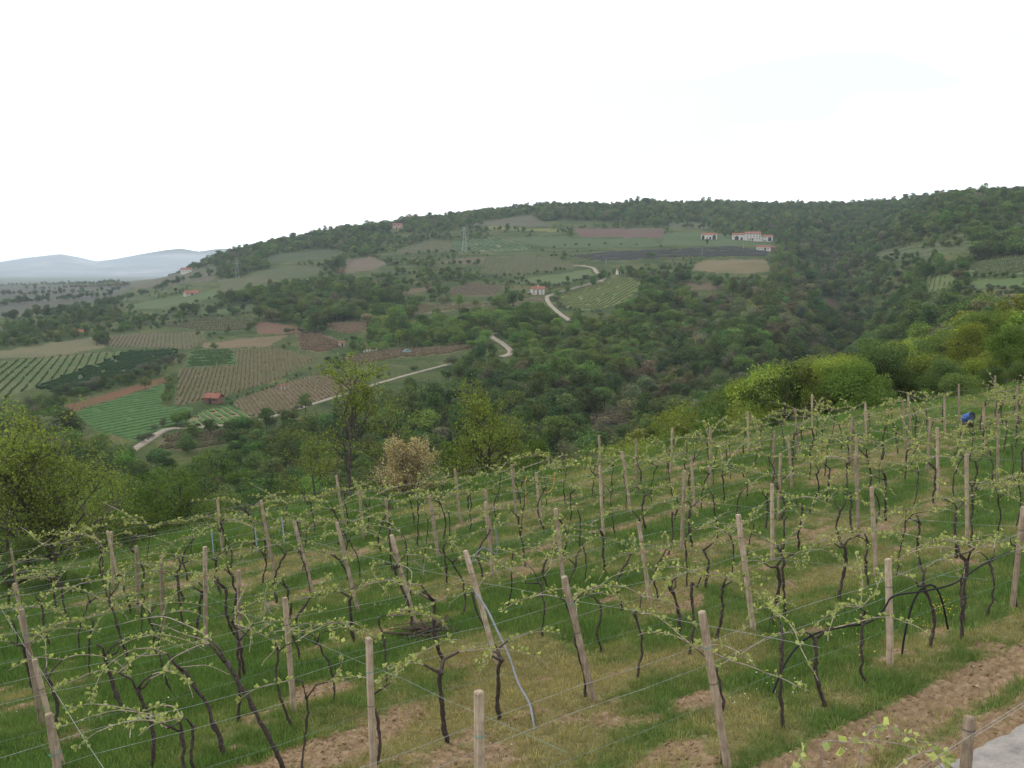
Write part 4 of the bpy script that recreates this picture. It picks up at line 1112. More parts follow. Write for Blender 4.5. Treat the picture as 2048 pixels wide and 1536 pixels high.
MAT['wire'] = plain('galvanised_wire', (.20, .21, .20, 1), (.34, .35, .33, 1), 3, .5, .4, metal=.3, bump=False)
MAT['twine'] = plain('green_twine', (.11, .17, .14, 1), (.19, .25, .21, 1), 3, .7, .2, bump=False)
MAT['tie'] = plain('dark_tie', (.03, .028, .026, 1), (.07, .06, .055, 1), 9, .7, .2, bump=False)
MAT['teal'] = plain('teal_tie', (.02, .16, .13, 1), (.04, .24, .19, 1), 9, .5, .3, bump=False)
MAT['bluepole'] = plain('blue_grey_steel', (.20, .27, .34, 1), (.30, .37, .44, 1), 5, .5, .4, bump=False)

def post_mesh(vec, w, seed):
    """square post along vec from below ground to a chamfered top"""
    rs = np.random.default_rng(seed)
    vec = np.array(vec, float); L = np.linalg.norm(vec); d = vec / L
    a = np.array([math.cos(ROWANG + rs.normal(0, .15)), math.sin(ROWANG), 0]); a -= d * (a @ d); a /= np.linalg.norm(a); b = np.cross(d, a)
    V = []; prof = [(-.35, 1.0), (.25 * L, 1.0), (.6 * L, .98), (L - .012, .95), (L, .78)]
    for t, s in prof:
        off = rs.normal(0, .0025, 2)
        for q in ((-1, -1), (-.8, -1), (.8, -1), (1, -1), (1, -.8), (1, .8), (1, 1), (.8, 1), (-.8, 1), (-1, 1), (-1, .8), (-1, -.8)):
            e = (abs(q[0]) == 1 and abs(q[1]) == 1)
            f = .93 if e else 1
            V.append(d * t + a * (q[0] * f * s * w / 2 + off[0]) + b * (q[1] * f * s * w / 2 + off[1]))
    n = 12; Q = []
    for k in range(len(prof) - 1):
        for j in range(n): Q.append([k * n + j, k * n + (j + 1) % n, (k + 1) * n + (j + 1) % n, (k + 1) * n + j])
    V.append(d * (L + .002)); c = len(V) - 1; k = (len(prof) - 1) * n
    T = [[k + j, k + (j + 1) % n, c] for j in range(n)]
    return mesh_np('vineyard_post', np.array(V), Q, T, [MAT['post']]), d, L, a, b
def ring_mesh(p, d, a, b, r, m, th=.004):
    mb = MB(); t = np.linspace(0, 2 * np.pi, 9)
    q = p + np.outer(np.cos(t), a) * r + np.outer(np.sin(t), b) * r
    mb.tube(q, th, 4, cap=False); return mb.mesh('wire_tie', [m])

MEAS = [((741, 1265), (748, 1560)), ((1397, 1220), (1455, 1545)), ((1127, 1152), (1187, 1408)), ((932, 1098), (995, 1330)), ((785, 1073), (833, 1262)), ((677, 1045), (717, 1228)), ((591, 1042), (626, 1190)), ((531, 1034), (553, 1158)),
 ((1768, 1117), (1780, 1338)), ((1470, 1027), (1507, 1265)), ((1275, 1042), (1300, 1208)), ((1110, 1012), (1130, 1190)), ((2036, 1015), (2024, 1222)), ((1736, 975), (1752, 1160)), ((1540, 970), (1545, 1125)), ((1366, 940), (1363, 1105)), ((1380, 915), (1390, 1030)),
 ((575, 1196), (588, 1430)), ((483, 1140), (482, 1345)), ((417, 1095), (411, 1300)), ((328, 1108), (327, 1265)), ((278, 1090), (277, 1232)), ((227, 1062), (226, 1178)), ((80, 1330), (128, 1545)), ((48, 1238), (85, 1400)), ((1243, 902), (1262, 1028)), ((1198, 935), (1207, 1080)),
 ((971, 990), (985, 1090)), ((860, 993), (878, 1120)), ((773, 1008), (785, 1105)), ((910, 935), (922, 1046)), ((720, 980), (727, 1080)), ((1072, 942), (1082, 1050)), ((1418, 848), (1420, 975)), ((1343, 856), (1342, 950)), ((1546, 858), (1547, 960)),
 ((1708, 875), (1715, 1000)), ((1868, 850), (1876, 1000)), ((1925, 897), (1935, 1080)), ((1989, 820), (1996, 960)), ((1885, 792), (1890, 880)), ((36, 1180), (55, 1300)), ((28, 1105), (40, 1210)), ((1197, 870), (1204, 985)), ((1271, 880), (1273, 985))]
POSTS = []      # u, v, vec
bb = hits([m[1][0] for m in MEAS], [m[1][1] for m in MEAS], 4, 90)
for (t, b), h in zip(MEAS, bb):
    zc = h[1] * CP - h[2] * SP; T = ray(*t) * zc; vec = T - h
    L = np.linalg.norm(vec)
    vec[1] *= .35; vec[2] = math.sqrt(max(.5, min(max(L, 1.62), 2.15) ** 2 - vec[0] ** 2 - vec[1] ** 2))
    u_, v_ = xy2uv(h[0], h[1]); POSTS.append([float(u_), float(v_), vec])
POSTS.append([-15.3, 20.7, np.array([-.02, .05, 1.9])])
POSTS.append([-18.3, 17.7, np.array([-.16, .05, 1.8])])
COLSU = [-25.5, -21.6, -18.1, -14.9, -11.2, -7.3, -3.0, .95, 5.1, 9.1, 13.1, 17.2, 21.2, 25.2, 29.3, 33.4, 37.5, 41.5, 45.6, 49.7]
for cu in COLSU:
    for rv_ in ROWS:
        u_ = cu + R.gauss(0, .25); v_ = rv_ + R.gauss(0, .12)
        if v_ < edge_of(u_) + .5: continue
        if any(abs(p[0] - u_) < 2.2 and abs(p[1] - v_) < 1.2 for p in POSTS): continue
        x, y = uv2xy(u_, v_); z = gz(u_, v_); q = proj(x, y, z); tq = proj(x, y, z + 1.9)
        if not (-60 < q[0] < 2110 and tq[1] < 1536 and y > 4): continue
        lean = -.25 if cu < -7 else -.08
        POSTS.append([u_, v_, np.array([R.gauss(lean, .09), R.gauss(.05, .06), R.uniform(1.75, 2.05)])])
ORD = ['first', 'second', 'third', 'fourth', 'fifth', 'sixth', 'seventh', 'eighth', 'ninth']
def rowi(v): return int(np.argmin([abs(v - r) for r in ROWS]))
POSTS.sort(key=lambda p: (rowi(p[1]), p[0]))
cnt = {}
ORDN = ORD + ['tenth', 'eleventh', 'twelfth', 'thirteenth', 'fourteenth', 'fifteenth', 'sixteenth', 'seventeenth', 'eighteenth']
for i, (u_, v_, vec) in enumerate(POSTS):
    x, y = uv2xy(u_, v_); z = gz(u_, v_); r = math.hypot(x, y)
    me, d, L, a, b = post_mesh(vec, R.uniform(.068, .08), 1000 + i)
    o = obj('vineyard_post', me, loc=(x, y, z))
    k = rowi(v_); cnt[k] = cnt.get(k, 0) + 1
    lean = 'leaning ' if abs(vec[0]) > .28 else ''
    tag(o, '%spale square post, %s from left in the %s vine row from the road' % (lean, ORDN[min(cnt[k] - 1, 17)], ORD[k]), 'post', 'posts of the vineyard trellis')
    if r < 24:
        for hh in (L - .42, L - .85):
            obj('wire_tie', ring_mesh(d * hh, d, a, b, .053, MAT['tie'] if R.random() < .75 else MAT['teal']), o)

# short post by the road
x0, y0 = 4.02, 7.0; z0 = float(ground_z(x0, y0)); top = ray(1938, 1432) * 7.6
me, d, L, a, b = post_mesh(top - np.array([x0, y0, z0]), .082, 77)
o = obj('vineyard_post', me, loc=(x0, y0, z0)); tag(o, 'squat grey concrete post leaning over the edge of the concrete road', 'post', 'posts of the vineyard trellis')
obj('wire_tie', ring_mesh(d * (L - .12), d, a, b, .058, MAT['tie']), o)
roadpost = (x0, y0, z0, d, L)
# blue-grey steel stakes at the lower edge
for tp, bp in (((423, 1060), (428, 1115)), ((510, 1056), (515, 1105)), ((563, 1034), (570, 1092))):
    h = hits([bp[0]], [bp[1]], 4, 90)[0]; zc = h[1] * CP - h[2] * SP; T = ray(*tp) * zc - h
    mb = MB(); mb.tube([np.array([0, 0, -.3]), T * .5, T], .022, 6)
    o = obj('steel_stake', mb.mesh('steel_stake', [MAT['bluepole']]), loc=h)
    cap = MB(); cap.tube([T - T / np.linalg.norm(T) * .03, T + T / np.linalg.norm(T) * .01], .027, 6); obj('cap', cap.mesh('cap', [MAT['bluepole']]), o)
    tag(o, 'blue grey steel stake at the lower vineyard edge, %s from the left' % ORD[(423, 510, 563).index(tp[0])], 'stake', 'steel stakes at the vineyard edge')

# wires along the rows and across them
def row_post_top(k, frac):
    return None
def wire(pts, r, m, label, grp='trellis wires'):
    mb = MB(); mb.tube(pts, r, 4, cap=False)
    o = obj('trellis_wire', mb.mesh('trellis_wire', [m])); tag(o, label, 'wire', grp); return o
WH = [('lowest', .78, MAT['twine']), ('middle', 1.28, MAT['wire']), ('top', 1.55, MAT['wire'])]
for k, rv_ in enumerate(ROWS):
    us = np.arange(-24, 48, 1.0)
    keep = []
    for u_ in us:
        x, y = uv2xy(u_, rv_)
        if y < 4 or rv_ < edge_of(u_) + .4: continue
        q = proj(x, y, -7.0)
        if -250 < q[0] < 2300: keep.append(u_)
    if len(keep) < 3: continue
    for nm, hh, m in WH:
        pts = []
        for u_ in keep:
            c = min(abs(u_ - cu) for cu in COLSU) / 2.0
            x, y = uv2xy(u_, rv_ + .05)
            pts.append([x, y, float(ground_z(x, y)) + hh - .04 * c + .02 * math.sin(u_ * 1.7 + k)])
        wire(pts, .0022 if k < 5 else .003, m, '%s trellis wire of the %s vine row from the road' % (nm, ORD[k]))
for j, cu in enumerate(COLSU[2:9]):
    pts = []
    for v_ in np.arange(21.4, -.6, -1.0):
        x, y = uv2xy(cu + .04, v_)
        if y < 4 or v_ < edge_of(cu): continue
        pts.append([x, y, float(ground_z(x, y)) + 1.42 - .03 * abs(math.sin(v_ * 1.2))])
    if len(pts) > 3: wire(pts, .0022, MAT['twine'] if j % 2 else MAT['wire'], 'cross wire running down slope at the %s post line from the left' % ORD[j])
for hh, nm in ((1.02, 'lower'), (1.16, 'upper')):
    pts = []
    xp, yp, zp, d_, L_ = roadpost; up_, vp_ = xy2uv(xp, yp)
    for du in np.arange(-4, 22, 1.0):
        x, y = uv2xy(up_ + du, vp_ - .12 + (.1 if hh > 1.1 else 0)); pts.append([x, y, float(ground_z(x, y)) + hh])
    wire(pts, .0025, MAT['wire'], '%s of the two twin wires passing the squat road post' % nm)

def vine_parts(seed, head=None, h=None, rich=1.0, far=False):
    """one vine in its row frame (x along the row): trunk, canes, leaves on each cane"""
    rs = np.random.default_rng(seed)
    h = h or rs.uniform(.95, 1.3)
    hd = np.array(head) if head is not None else np.array([rs.normal(-.08, .14), rs.normal(0, .1), h])
    n = 16; t = np.linspace(0, 1, n)
    sway = np.cumsum(rs.normal(0, .013, (n, 3)), 0); sway -= np.outer(t, sway[-1]); sway[:, 2] = 0
    bow = np.sin(t * np.pi)[:, None] * np.array([rs.normal(0, .07), rs.normal(0, .05), 0])
    pts = np.outer(t, hd) + sway + bow; pts[0, 2] = -.15
    r0 = rs.uniform(.015, .031)
    rr = r0 * np.interp(t, [0, .15, .85, 1], [1.25, 1.0, .85, 1.25]) * rs.uniform(.8, 1.25, n)
    if rs.random() < .6: rr[rs.integers(3, n - 2)] *= 1.45
    tr = MB(); tr.tube(pts, rr, 7 if not far else 4, jit=.22)
    arms = []
    na_ = rs.integers(1, 4)
    for q in range(na_):
        az = rs.choice([0, math.pi, math.pi / 2, -math.pi / 2], p=[.36, .36, .14, .14]) + rs.normal(0, .35)
        L = rs.uniform(.1, .32); e = hd + np.array([math.cos(az) * L, math.sin(az) * L, rs.uniform(.02, .3)])
        m = (hd + e) / 2 + rs.normal(0, .04, 3)
        tr.tube([hd - np.array([0, 0, .03]), m, e], r0 * np.array([.75, .6, .5]), 5 if not far else 3, jit=.2); arms.append((e, az))
    canes = []
    nc = rs.integers(2, 5) if not far else 4
    for q in range(nc):
        e, az = arms[q % na_]
        az = az + rs.normal(0, .3) + (math.pi if (q >= na_ and rs.random() < .5) else 0)
        L = rs.uniform(.7, 1.5); m = 12 if not far else 6
        dirv = np.array([math.cos(az), math.sin(az), rs.uniform(.1, .9)])
        P = [e]; bend = rs.normal(0, .05)
        for s_ in range(m):
            dirv = dirv + np.array([rs.normal(0, .09), rs.normal(0, .09), -.10 + rs.normal(0, .09)])
            dirv[:2] = dirv[:2] @ np.array([[math.cos(bend), -math.sin(bend)], [math.sin(bend), math.cos(bend)]])
            dirv /= np.linalg.norm(dirv); P.append(P[-1] + dirv * L / m)
        P = np.array(P); P[:, 2] = np.maximum(P[:, 2], .45)
        cb = MB(); cb.tube(P, np.linspace(.0085, .0045, m + 1) * (1 if not far else 1.5), 4 if not far else 3)
        lc = []
        for s_ in np.arange(.06, L, .125 if not far else .15):
            f = s_ / L * m; i = min(int(f), m - 1); c = P[i] * (1 - f + i) + P[i + 1] * (f - i)
            if rs.random() < .26: continue
            k = int(rs.integers(3, 8) * rich); big = rs.random() < .22
            c = c + np.array([0, 0, rs.uniform(.01, .05)])
            lc.append(c + rs.normal(0, .016 if not big else .034, (k + (7 if big else 0), 3)))
        lc = np.vstack(lc) if lc else np.zeros((0, 3))
        V, Q = leaf_quads(lc, np.tile([0, 0, .3], (len(lc), 1)), .058 if not far else .088, rs, aspect=.95)
        canes.append((cb, V, Q))
    return tr, canes
VARS = []
def bake_vine(tr, canes):
    return tr.mesh('trunk', [MAT['vinebark']], smooth=True), [(c.mesh('cane', [MAT['cane']]), mesh_np('leaves', V, Q, None, [MAT['leaf_vine']])) for c, V, Q in canes]
for i in range(22): VARS.append(bake_vine(*vine_parts(500 + i)))
def bake_far(tr, canes):
    cb = MB(); LV = []; LQ = []; n = 0
    for c, V, Q in canes:
        a, q, t_ = c.arr(); cb.add(a, q, t_); LV.append(V); LQ.append(Q + n); n += len(V)
    return tr.mesh('trunk', [MAT['vinebark']]), cb.mesh('canes', [MAT['cane']]), mesh_np('leaves', np.vstack(LV), np.vstack(LQ), None, [MAT['leaf_vine']])
FVARS = [bake_far(*vine_parts(600 + i, rich=.9, far=True)) for i in range(14)]
MV = [((568, 1540), (460, 1315)), ((452, 1510), (375, 1330)), ((305, 1536), (280, 1370)), ((245, 1430), (215, 1310)), ((262, 1340), (225, 1180)), ((315, 1325), (300, 1230)), ((590, 1455), (560, 1295)), ((744, 1540), (742, 1385)), ((1000, 1310), (945, 1185)), ((1178, 1400), (1135, 1220)),
 ((825, 1265), (790, 1140)), ((712, 1228), (680, 1120)), ((1085, 1275), (1078, 1165)), ((1205, 1300), (1200, 1200)), ((1270, 1360), (1265, 1225)), ((1565, 1460), (1560, 1270)), ((1650, 1415), (1625, 1275)), ((1733, 1370), (1722, 1225)), ((1858, 1300), (1840, 1170)), ((1568, 1230), (1558, 1100)),
 ((1360, 1270), (1340, 1175)), ((1443, 1536), (1428, 1340)), ((1975, 1235), (1972, 1120)), ((1928, 1250), (1925, 1115)), ((1375, 1180), (1372, 1070)), ((1690, 1100), (1680, 1020)), ((925, 1235), (905, 1125)), ((100, 1290), (85, 1200)), ((140, 1250), (125, 1160)), ((622, 1190), (598, 1070)), ((110, 1480), (100, 1350)),
 ((395, 1570), (392, 1500)), ((1410, 1180), (1405, 1105)), ((30, 1300), (18, 1230))]
VPOS = []
hv = hits([m[0][0] for m in MV], [m[0][1] for m in MV], 4, 90)
ca_, sa_ = math.cos(-ROWANG), math.sin(-ROWANG)
for (b, t), h in zip(MV, hv):
    zc = h[1] * CP - h[2] * SP; T = ray(*t) * zc - h
    hx, hy, hzv = T[0], T[1] * .3, min(max(T[2] + T[1] * .3 * .3, .85), 1.45)
    u_, v_ = xy2uv(h[0], h[1])
    VPOS.append((float(u_), float(v_), (hx * ca_ - hy * sa_, hx * sa_ + hy * ca_, hzv)))
nm_ = len(VPOS)
for k, rv_ in enumerate(ROWS):
    u_ = -25.0 + R.random()
    while u_ < 50:
        u_ += R.uniform(.85, 1.35)
        v_ = rv_ + R.gauss(0, .1)
        if any(abs(p[0] - u_) < .62 and abs(p[1] - v_) < .8 for p in VPOS[:nm_]): continue
        if v_ > 19 and u_ < -12.6: continue
        if v_ < edge_of(u_) + .5: continue
        if 12.5 < v_ < 19 and u_ < -17.6: continue
        x, y = uv2xy(u_, v_); z = gz(u_, v_); q = proj(x, y, z + .6)
        if not (-50 < q[0] < 2100 and proj(x, y, z + 1.2)[1] < 1520 and y > 5): continue
        if abs(q[0] - 1930) < 34 and 770 < q[1] < 885: continue      # a gap in front of the blue drum
        VPOS.append((u_, v_, None))
order = sorted(range(len(VPOS)), key=lambda i: math.hypot(*uv2xy(VPOS[i][0], VPOS[i][1])))
# position of each vine in its row, for the labels
byrow = {}
for i in range(len(VPOS)): byrow.setdefault(rowi(VPOS[i][1]), []).append(i)
place = {}
for k, l in byrow.items():
    for n_, i in enumerate(sorted(l, key=lambda i: VPOS[i][0])): place[i] = (k, n_)
far_rest = []
for rank, i in enumerate(order):
    u_, v_, head = VPOS[i]
    x, y = uv2xy(u_, v_); r = math.hypot(x, y); z = gz(u_, v_)
    k, n_ = place[i]
    if rank >= 296: far_rest.append((x, y, z)); continue
    if r < 26:
        rot = ROWANG
        if head is not None: tm, cs = bake_vine(*vine_parts(2000 + i, head=head, rich=.95))
        else:
            tm, cs = VARS[R.randrange(len(VARS))]; rot += R.choice([0, math.pi]) + R.gauss(0, .12)
        root = obj('grapevine', None, loc=(x, y, z), rotz=rot, scale=1 if head is not None else R.uniform(.92, 1.1))
        obj('trunk', tm, root)
        for cm_, lm_ in cs:
            c = obj('cane', cm_, root); obj('leaves', lm_, c)
    else:
        tm, cm_, lm_ = FVARS[R.randrange(14)]
        root = obj('grapevine', None, loc=(x, y, z), rotz=ROWANG + R.choice([0, math.pi]) + R.gauss(0, .12), scale=R.uniform(.92, 1.12))
        obj('trunk', tm, root); obj('canes', cm_, root); obj('leaves', lm_, root)
    word = 'gnarled budding vine' if r < 20 else 'budding vine'
    if head is not None and abs(head[0]) > .35: word = 'strongly leaning gnarled vine'
    tag(root, '%s, %s from the left in the %s row from the road' % (word, ordw(n_), ORD[k]), 'vine', 'grapevines in the trellis rows')
if far_rest:
    VV, QQ, TT, QM, TM = MB(), None, None, None, None
    mb = MB()
    for j, (x, y, z) in enumerate(far_rest):
        tm, canes = vine_parts(600 + j % 14, rich=.9, far=True)
        a = ROWANG + R.choice([0, math.pi]); M = np.array([[math.cos(a), -math.sin(a), 0], [math.sin(a), math.cos(a), 0], [0, 0, 1]])
        V, Q, T = tm.arr(); mb.add(V @ M.T + [x, y, z], Q, T, 0)
        for c, V, Q in canes:
            cv, cq, ct = c.arr(); mb.add(cv @ M.T + [x, y, z], cq, ct, 1); mb.add(V @ M.T + [x, y, z], Q, None, 2)
    o = obj('distant_vines', mb.mesh('distant_vines', [MAT['vinebark'], MAT['cane'], MAT['leaf_vine']]))
    tag(o, 'mass of budding vines in the farthest part of the rows', 'vines', kind='stuff')
print('VINES', len(VPOS), 'POSTS', len(POSTS))

# ================================================================== NEAR TREES AND SHRUBS
def stand(px, top_py, r):
    a = (px - 1024) / FPX; y = r / math.sqrt(1 + a * a); x = a * y
    z = float(ground_z(x, y)); d = ray(px, top_py); zt = d[2] / math.hypot(d[0], d[1]) * r
    return np.array([x, y, z]), zt - z
def hero(name, px, top, r, kind, label, cat='tree', wide=1.0, bark='bark', **kw):
    p, h = stand(px, top, r)
    wood, V, Q = branchy(kw.pop('seed', int(px) + 5000), h, **kw)
    # fit to the measured height
    zmax = max(V[:, 2].max() if len(V) else 0, 1); f = h / zmax
    root = obj(name, None, loc=p, scale=(f * wide, f * wide, f), rotz=R.uniform(0, 6.28))
    obj('trunk', wood.mesh('trunk', [MAT[bark]]), root)
    c = obj('crown', mesh_np('crown', V, Q, None, [MAT['leaf_obj']]), root)
    base = np.array(PAL[kind]); c.color = (*(base * R.uniform(.92, 1.08)), 1)
    tag(root, label, cat)
    return root
LOC = dict(spread=.85, levels=4, n1=12, up=.5, r0=.085, base=.2, nleaf=10, lsize=.085, leafspread=.2, ratio=.55)
hero('locust_tree', 95, 768, 37, 'hero', 'tall feathery yellow green tree at the left edge beyond the vineyard', **{**LOC, 'n1': 15, 'stems': 2, 'nleaf': 14, 'lsize': .078, 'ratio': .58})
hero('locust_tree', -30, 800, 41, 'hero', 'feathery yellow green tree cut by the left picture edge', **{**LOC, 'n1': 14, 'nleaf': 14, 'lsize': .078})
hero('locust_tree', 40, 905, 43, 'leafy', 'lower green tree behind the tall feathery tree at the left', **{**LOC, 'nleaf': 16, 'lsize': .078})
hero('locust_tree', 180, 900, 45, 'hero', 'small loose green tree just right of the tall feathery one', **{**LOC, 'nleaf': 12, 'lsize': .078})
hero('leafy_tree', 335, 885, 45, 'leafy', 'full green tree with layered branches left of the tall thin tree', **{**LOC, 'nleaf': 25, 'n1': 13, 'up': .3, 'ratio': .58})
hero('leafy_tree', 275, 940, 50, 'leafy', 'rounded green tree behind the layered one', **{**LOC, 'nleaf': 21, 'ratio': .58})
hero('locust_tree', 690, 702, 41, 'hero', 'tall thin sparse tree with yellow green leaf tufts in the middle left', wide=.8, seed=5690, **{**LOC, 'ratio': .44, 'spread': .72, 'base': .3, 'n1': 14, 'nleaf': 8, 'leafspread': .16})
hero('locust_tree', 765, 790, 44, 'hero', 'second sparse yellow green tree close beside the tall thin one', **{**LOC, 'n1': 11, 'nleaf': 7, 'leafspread': .16})
hero('locust_tree', 625, 850, 46, 'hero', 'low loose green tree left of the tall thin tree', **{**LOC, 'nleaf': 9})
hero('locust_tree', 972, 748, 42, 'hero', 'dense upright tree with forked trunk at the middle vineyard edge', wide=.9, **{**LOC, 'n1': 13, 'nleaf': 9, 'stems': 2, 'leafspread': .2})
hero('locust_tree', 1030, 800, 46, 'hero', 'lower green tree right of the forked upright tree', **{**LOC, 'nleaf': 9})
hero('leafy_tree', 905, 860, 48, 'leafy', 'low green tree left of the forked upright tree', **{**LOC, 'nleaf': 16})
hero('leafy_tree', 1075, 870, 47, 'leafy', 'low green tree between the forked tree and the bare grey one', **{**LOC, 'nleaf': 16})
hero('bare_tree', 1120, 870, 44, 'grey', 'thin nearly bare grey tree right of the forked tree', bark='barkpale', **{**LOC, 'nleaf': 3, 'leafspread': .2})
hero('bare_tree', 1180, 895, 45, 'grey', 'small bare twiggy tree above the middle of the vineyard', bark='barkpale', **{**LOC, 'nleaf': 3, 'leafspread': .2})
hero('budding_bush', 812, 862, 35, 'tan', 'straw coloured budding bush with many fine upright twigs', 'bush', bark='barkpale', wide=1.0, spread=.7, levels=4, n1=9, up=.9, r0=.045, base=.1, nleaf=12, lsize=.05, leafspread=.10, stems=6, ratio=.62)
MATCHSH = [FINE[2], MID[2], FINE[0]]
def shrub(px, top, r, kind, label, w=1.0, i=0):
    p, h = stand(px, top, r); src = MATCHSH[i % 3]
    h = max(h, .8); f = h / src[0]
    root = obj('shrub', None, loc=p - np.array([0, 0, .2]), rotz=R.uniform(0, 6.28), scale=(f * w, f * w, f))
    obj('trunk', src[2], root); c = obj('crown', src[3], root); c.color = (*(np.array(PAL[kind]) * R.uniform(.85, 1.15)), 1)
    tag(root, label, 'shrub', 'shrubs along the lower vineyard edge')
SH = [(-10, 1120, 29, 'dark', 1.6), (60, 1140, 28, 'dark', 1.7), (120, 1165, 27, 'mid', 1.5), (20, 1060, 33, 'mid', 1.2), (150, 1090, 33, 'leafy', 1.2), (230, 1075, 35, 'dark', 1.2), (300, 1062, 36, 'leafy', 1.5), (370, 1055, 37, 'leafy', 1.5), (440, 1045, 38, 'mid', 1.4), (520, 1035, 38, 'leafy', 1.2),
      (590, 1010, 40, 'mid', 1.2), (650, 985, 42, 'dark', 1.1), (740, 960, 42, 'mid', 1.2), (860, 945, 42, 'leafy', 1.2), (930, 930, 43, 'mid', 1.1), (1000, 915, 43, 'hero', 1.0), (1060, 905, 44, 'leafy', 1.1), (1130, 905, 46, 'dark', 1.1), (1210, 895, 46, 'leafy', 1.2), (1290, 880, 47, 'hero', 1.2), (1360, 860, 50, 'leafy', 1.1),
      (1420, 850, 48, 'mid', 1.0), (1500, 835, 46, 'leafy', 1.3), (1560, 822, 45, 'dark', 1.7), (1620, 815, 47, 'mid', 1.2), (1700, 795, 52, 'leafy', 1.1), (1780, 785, 55, 'mid', 1.1), (1860, 770, 58, 'leafy', 1.2), (1930, 740, 62, 'mid', 1.4), (1990, 722, 66, 'dark', 1.4), (2050, 715, 68, 'mid', 1.4)]
for i, (px, top, r, kind, w) in enumerate(SH):
    word = dict(dark='dark green', mid='mid green', leafy='fresh green', hero='yellow green')[kind]
    shrub(px, top, r, kind, '%s shrub, %s from the left along the lower vineyard edge' % (word, ordw(i)), w, i)

BELT = [(1265, 866, 62), (1310, 838, 66), (1350, 814, 70), (1390, 792, 74), (1425, 774, 80), (1458, 766, 85), (1492, 748, 88), (1528, 716, 92), (1562, 708, 95), (1592, 726, 90), (1625, 748, 85), (1655, 728, 92), (1690, 716, 90), (1440, 815, 64), (1502, 792, 66), (1560, 778, 68), (1612, 782, 66),
        (1662, 778, 68), (1722, 762, 66), (1345, 855, 58), (1762, 738, 72), (1802, 714, 80), (1852, 692, 85), (1895, 702, 75), (1740, 700, 105), (1800, 672, 115), (1870, 650, 120), (1940, 640, 110), (2000, 632, 115), (2050, 640, 105)]
for px in range(1238, 2060, 21):
    ln = np.interp(px, [1250, 1330, 1400, 1560, 1700, 1850, 2048], [872, 810, 772, 712, 668, 645, 625])
    BELT.append((px + R.uniform(-8, 8), ln + R.uniform(8, 75), R.uniform(60, 105) if px < 1750 else R.uniform(78, 125)))
BELT = [b for b in BELT if stand(*b)[1] > 2.5]
BELT.sort(key=lambda b: b[0])
BK = ['hero', 'leafy', 'yellow', 'leafy', 'mid', 'yellow', 'dark', 'fresh', 'dark', 'yellow', 'hero', 'leafy', 'yellow']
for i, (px, top, r) in enumerate(BELT):
    p, h = stand(px, top, r); src = FINE[(i * 3) % 4] if i % 5 else SPARSE[i % 3]
    top_z = max(v_.co.z for v_ in src[3].vertices); f = h / top_z; w = min(f, 1.2) * R.uniform(.85, 1.15)
    root = obj('tree', None, loc=p - np.array([0, 0, .3]), rotz=R.uniform(0, 6.28), scale=(w, w * R.uniform(.85, 1.15), f))
    obj('trunk', src[2], root); c = obj('crown', src[3], root); kd = BK[i % len(BK)]; c.color = (*(np.array(PAL[kd]) * R.uniform(.85, 1.15) * (1.15 if i % 5 else .55)), 1)
    word = dict(hero='bright yellow green', yellow='yellow green', leafy='fresh green', fresh='fresh green', mid='mid green', dark='dark green')[kd]
    tag(root, '%s tree in the belt behind the vineyard, %s from its lower end' % (word, ordw(i)), 'tree', 'trees in the belt behind the vineyard')

# ================================================================== BUILDINGS AND SMALL THINGS ON THE HILLS
MAT['white'] = plain('white_plaster', alb(214, 206, 196), alb(236, 230, 220), .8, .9, .1, bump=False)
MAT['pink'] = plain('pink_plaster', alb(206, 168, 150), alb(222, 188, 170), .8, .9, .1, bump=False)
MAT['brick'] = plain('brick_wall', alb(130, 98, 86), alb(156, 122, 108), 2.5, .9, .1, bump=False)
MAT['stone'] = plain('stone_wall', alb(176, 166, 150), alb(206, 198, 184), 1.4, .9, .1, bump=False)
MAT['dark'] = plain('dark_opening', (.02, .018, .018, 1), (.04, .035, .035, 1), 1, .6, .3, bump=False)
MAT['steel'] = plain('pylon_steel', (.30, .32, .34, 1), (.42, .44, .46, 1), .3, .5, .4, bump=False)
def tile_mat():
    t = NT('roof_tiles'); v = t.coord('Object')
    w = t.n('ShaderNodeTexWave'); w.inputs['Scale'].default_value = 1.6; w.inputs['Distortion'].default_value = 1.0; t.l(v, w.inputs['Vector'])
    c = t.ramp(t.noise(v, .9, 5), [(.3, alb(126, 84, 70)), (.55, alb(156, 104, 86)), (.75, alb(170, 126, 108))])
    k = t.ramp(w.outputs['Fac'], [(0, (.8, .8, .8, 1)), (1, (1.1, 1.1, 1.1, 1))])
    t.bsdf(t.mix(1, c, k, 'MULTIPLY'), .85, .1); return t.m
MAT['tile'] = tile_mat()
MAT['brownroof'] = plain('brown_roof', alb(96, 84, 76), alb(118, 102, 92), 1.0, .9, .1, bump=False)
def gable(w, d, h, rh):
    V = [(-w / 2, -d / 2, -2), (w / 2, -d / 2, -2), (w / 2, d / 2, -2), (-w / 2, d / 2, -2), (-w / 2, -d / 2, h), (w / 2, -d / 2, h), (w / 2, d / 2, h), (-w / 2, d / 2, h), (-w / 2, 0, h + rh), (w / 2, 0, h + rh)]
    return np.array(V), [[0, 1, 5, 4], [2, 3, 7, 6], [4, 5, 9, 8], [6, 7, 8, 9]], [[1, 2, 6], [1, 6, 5], [5, 6, 9], [3, 0, 4], [3, 4, 7], [7, 4, 8]]
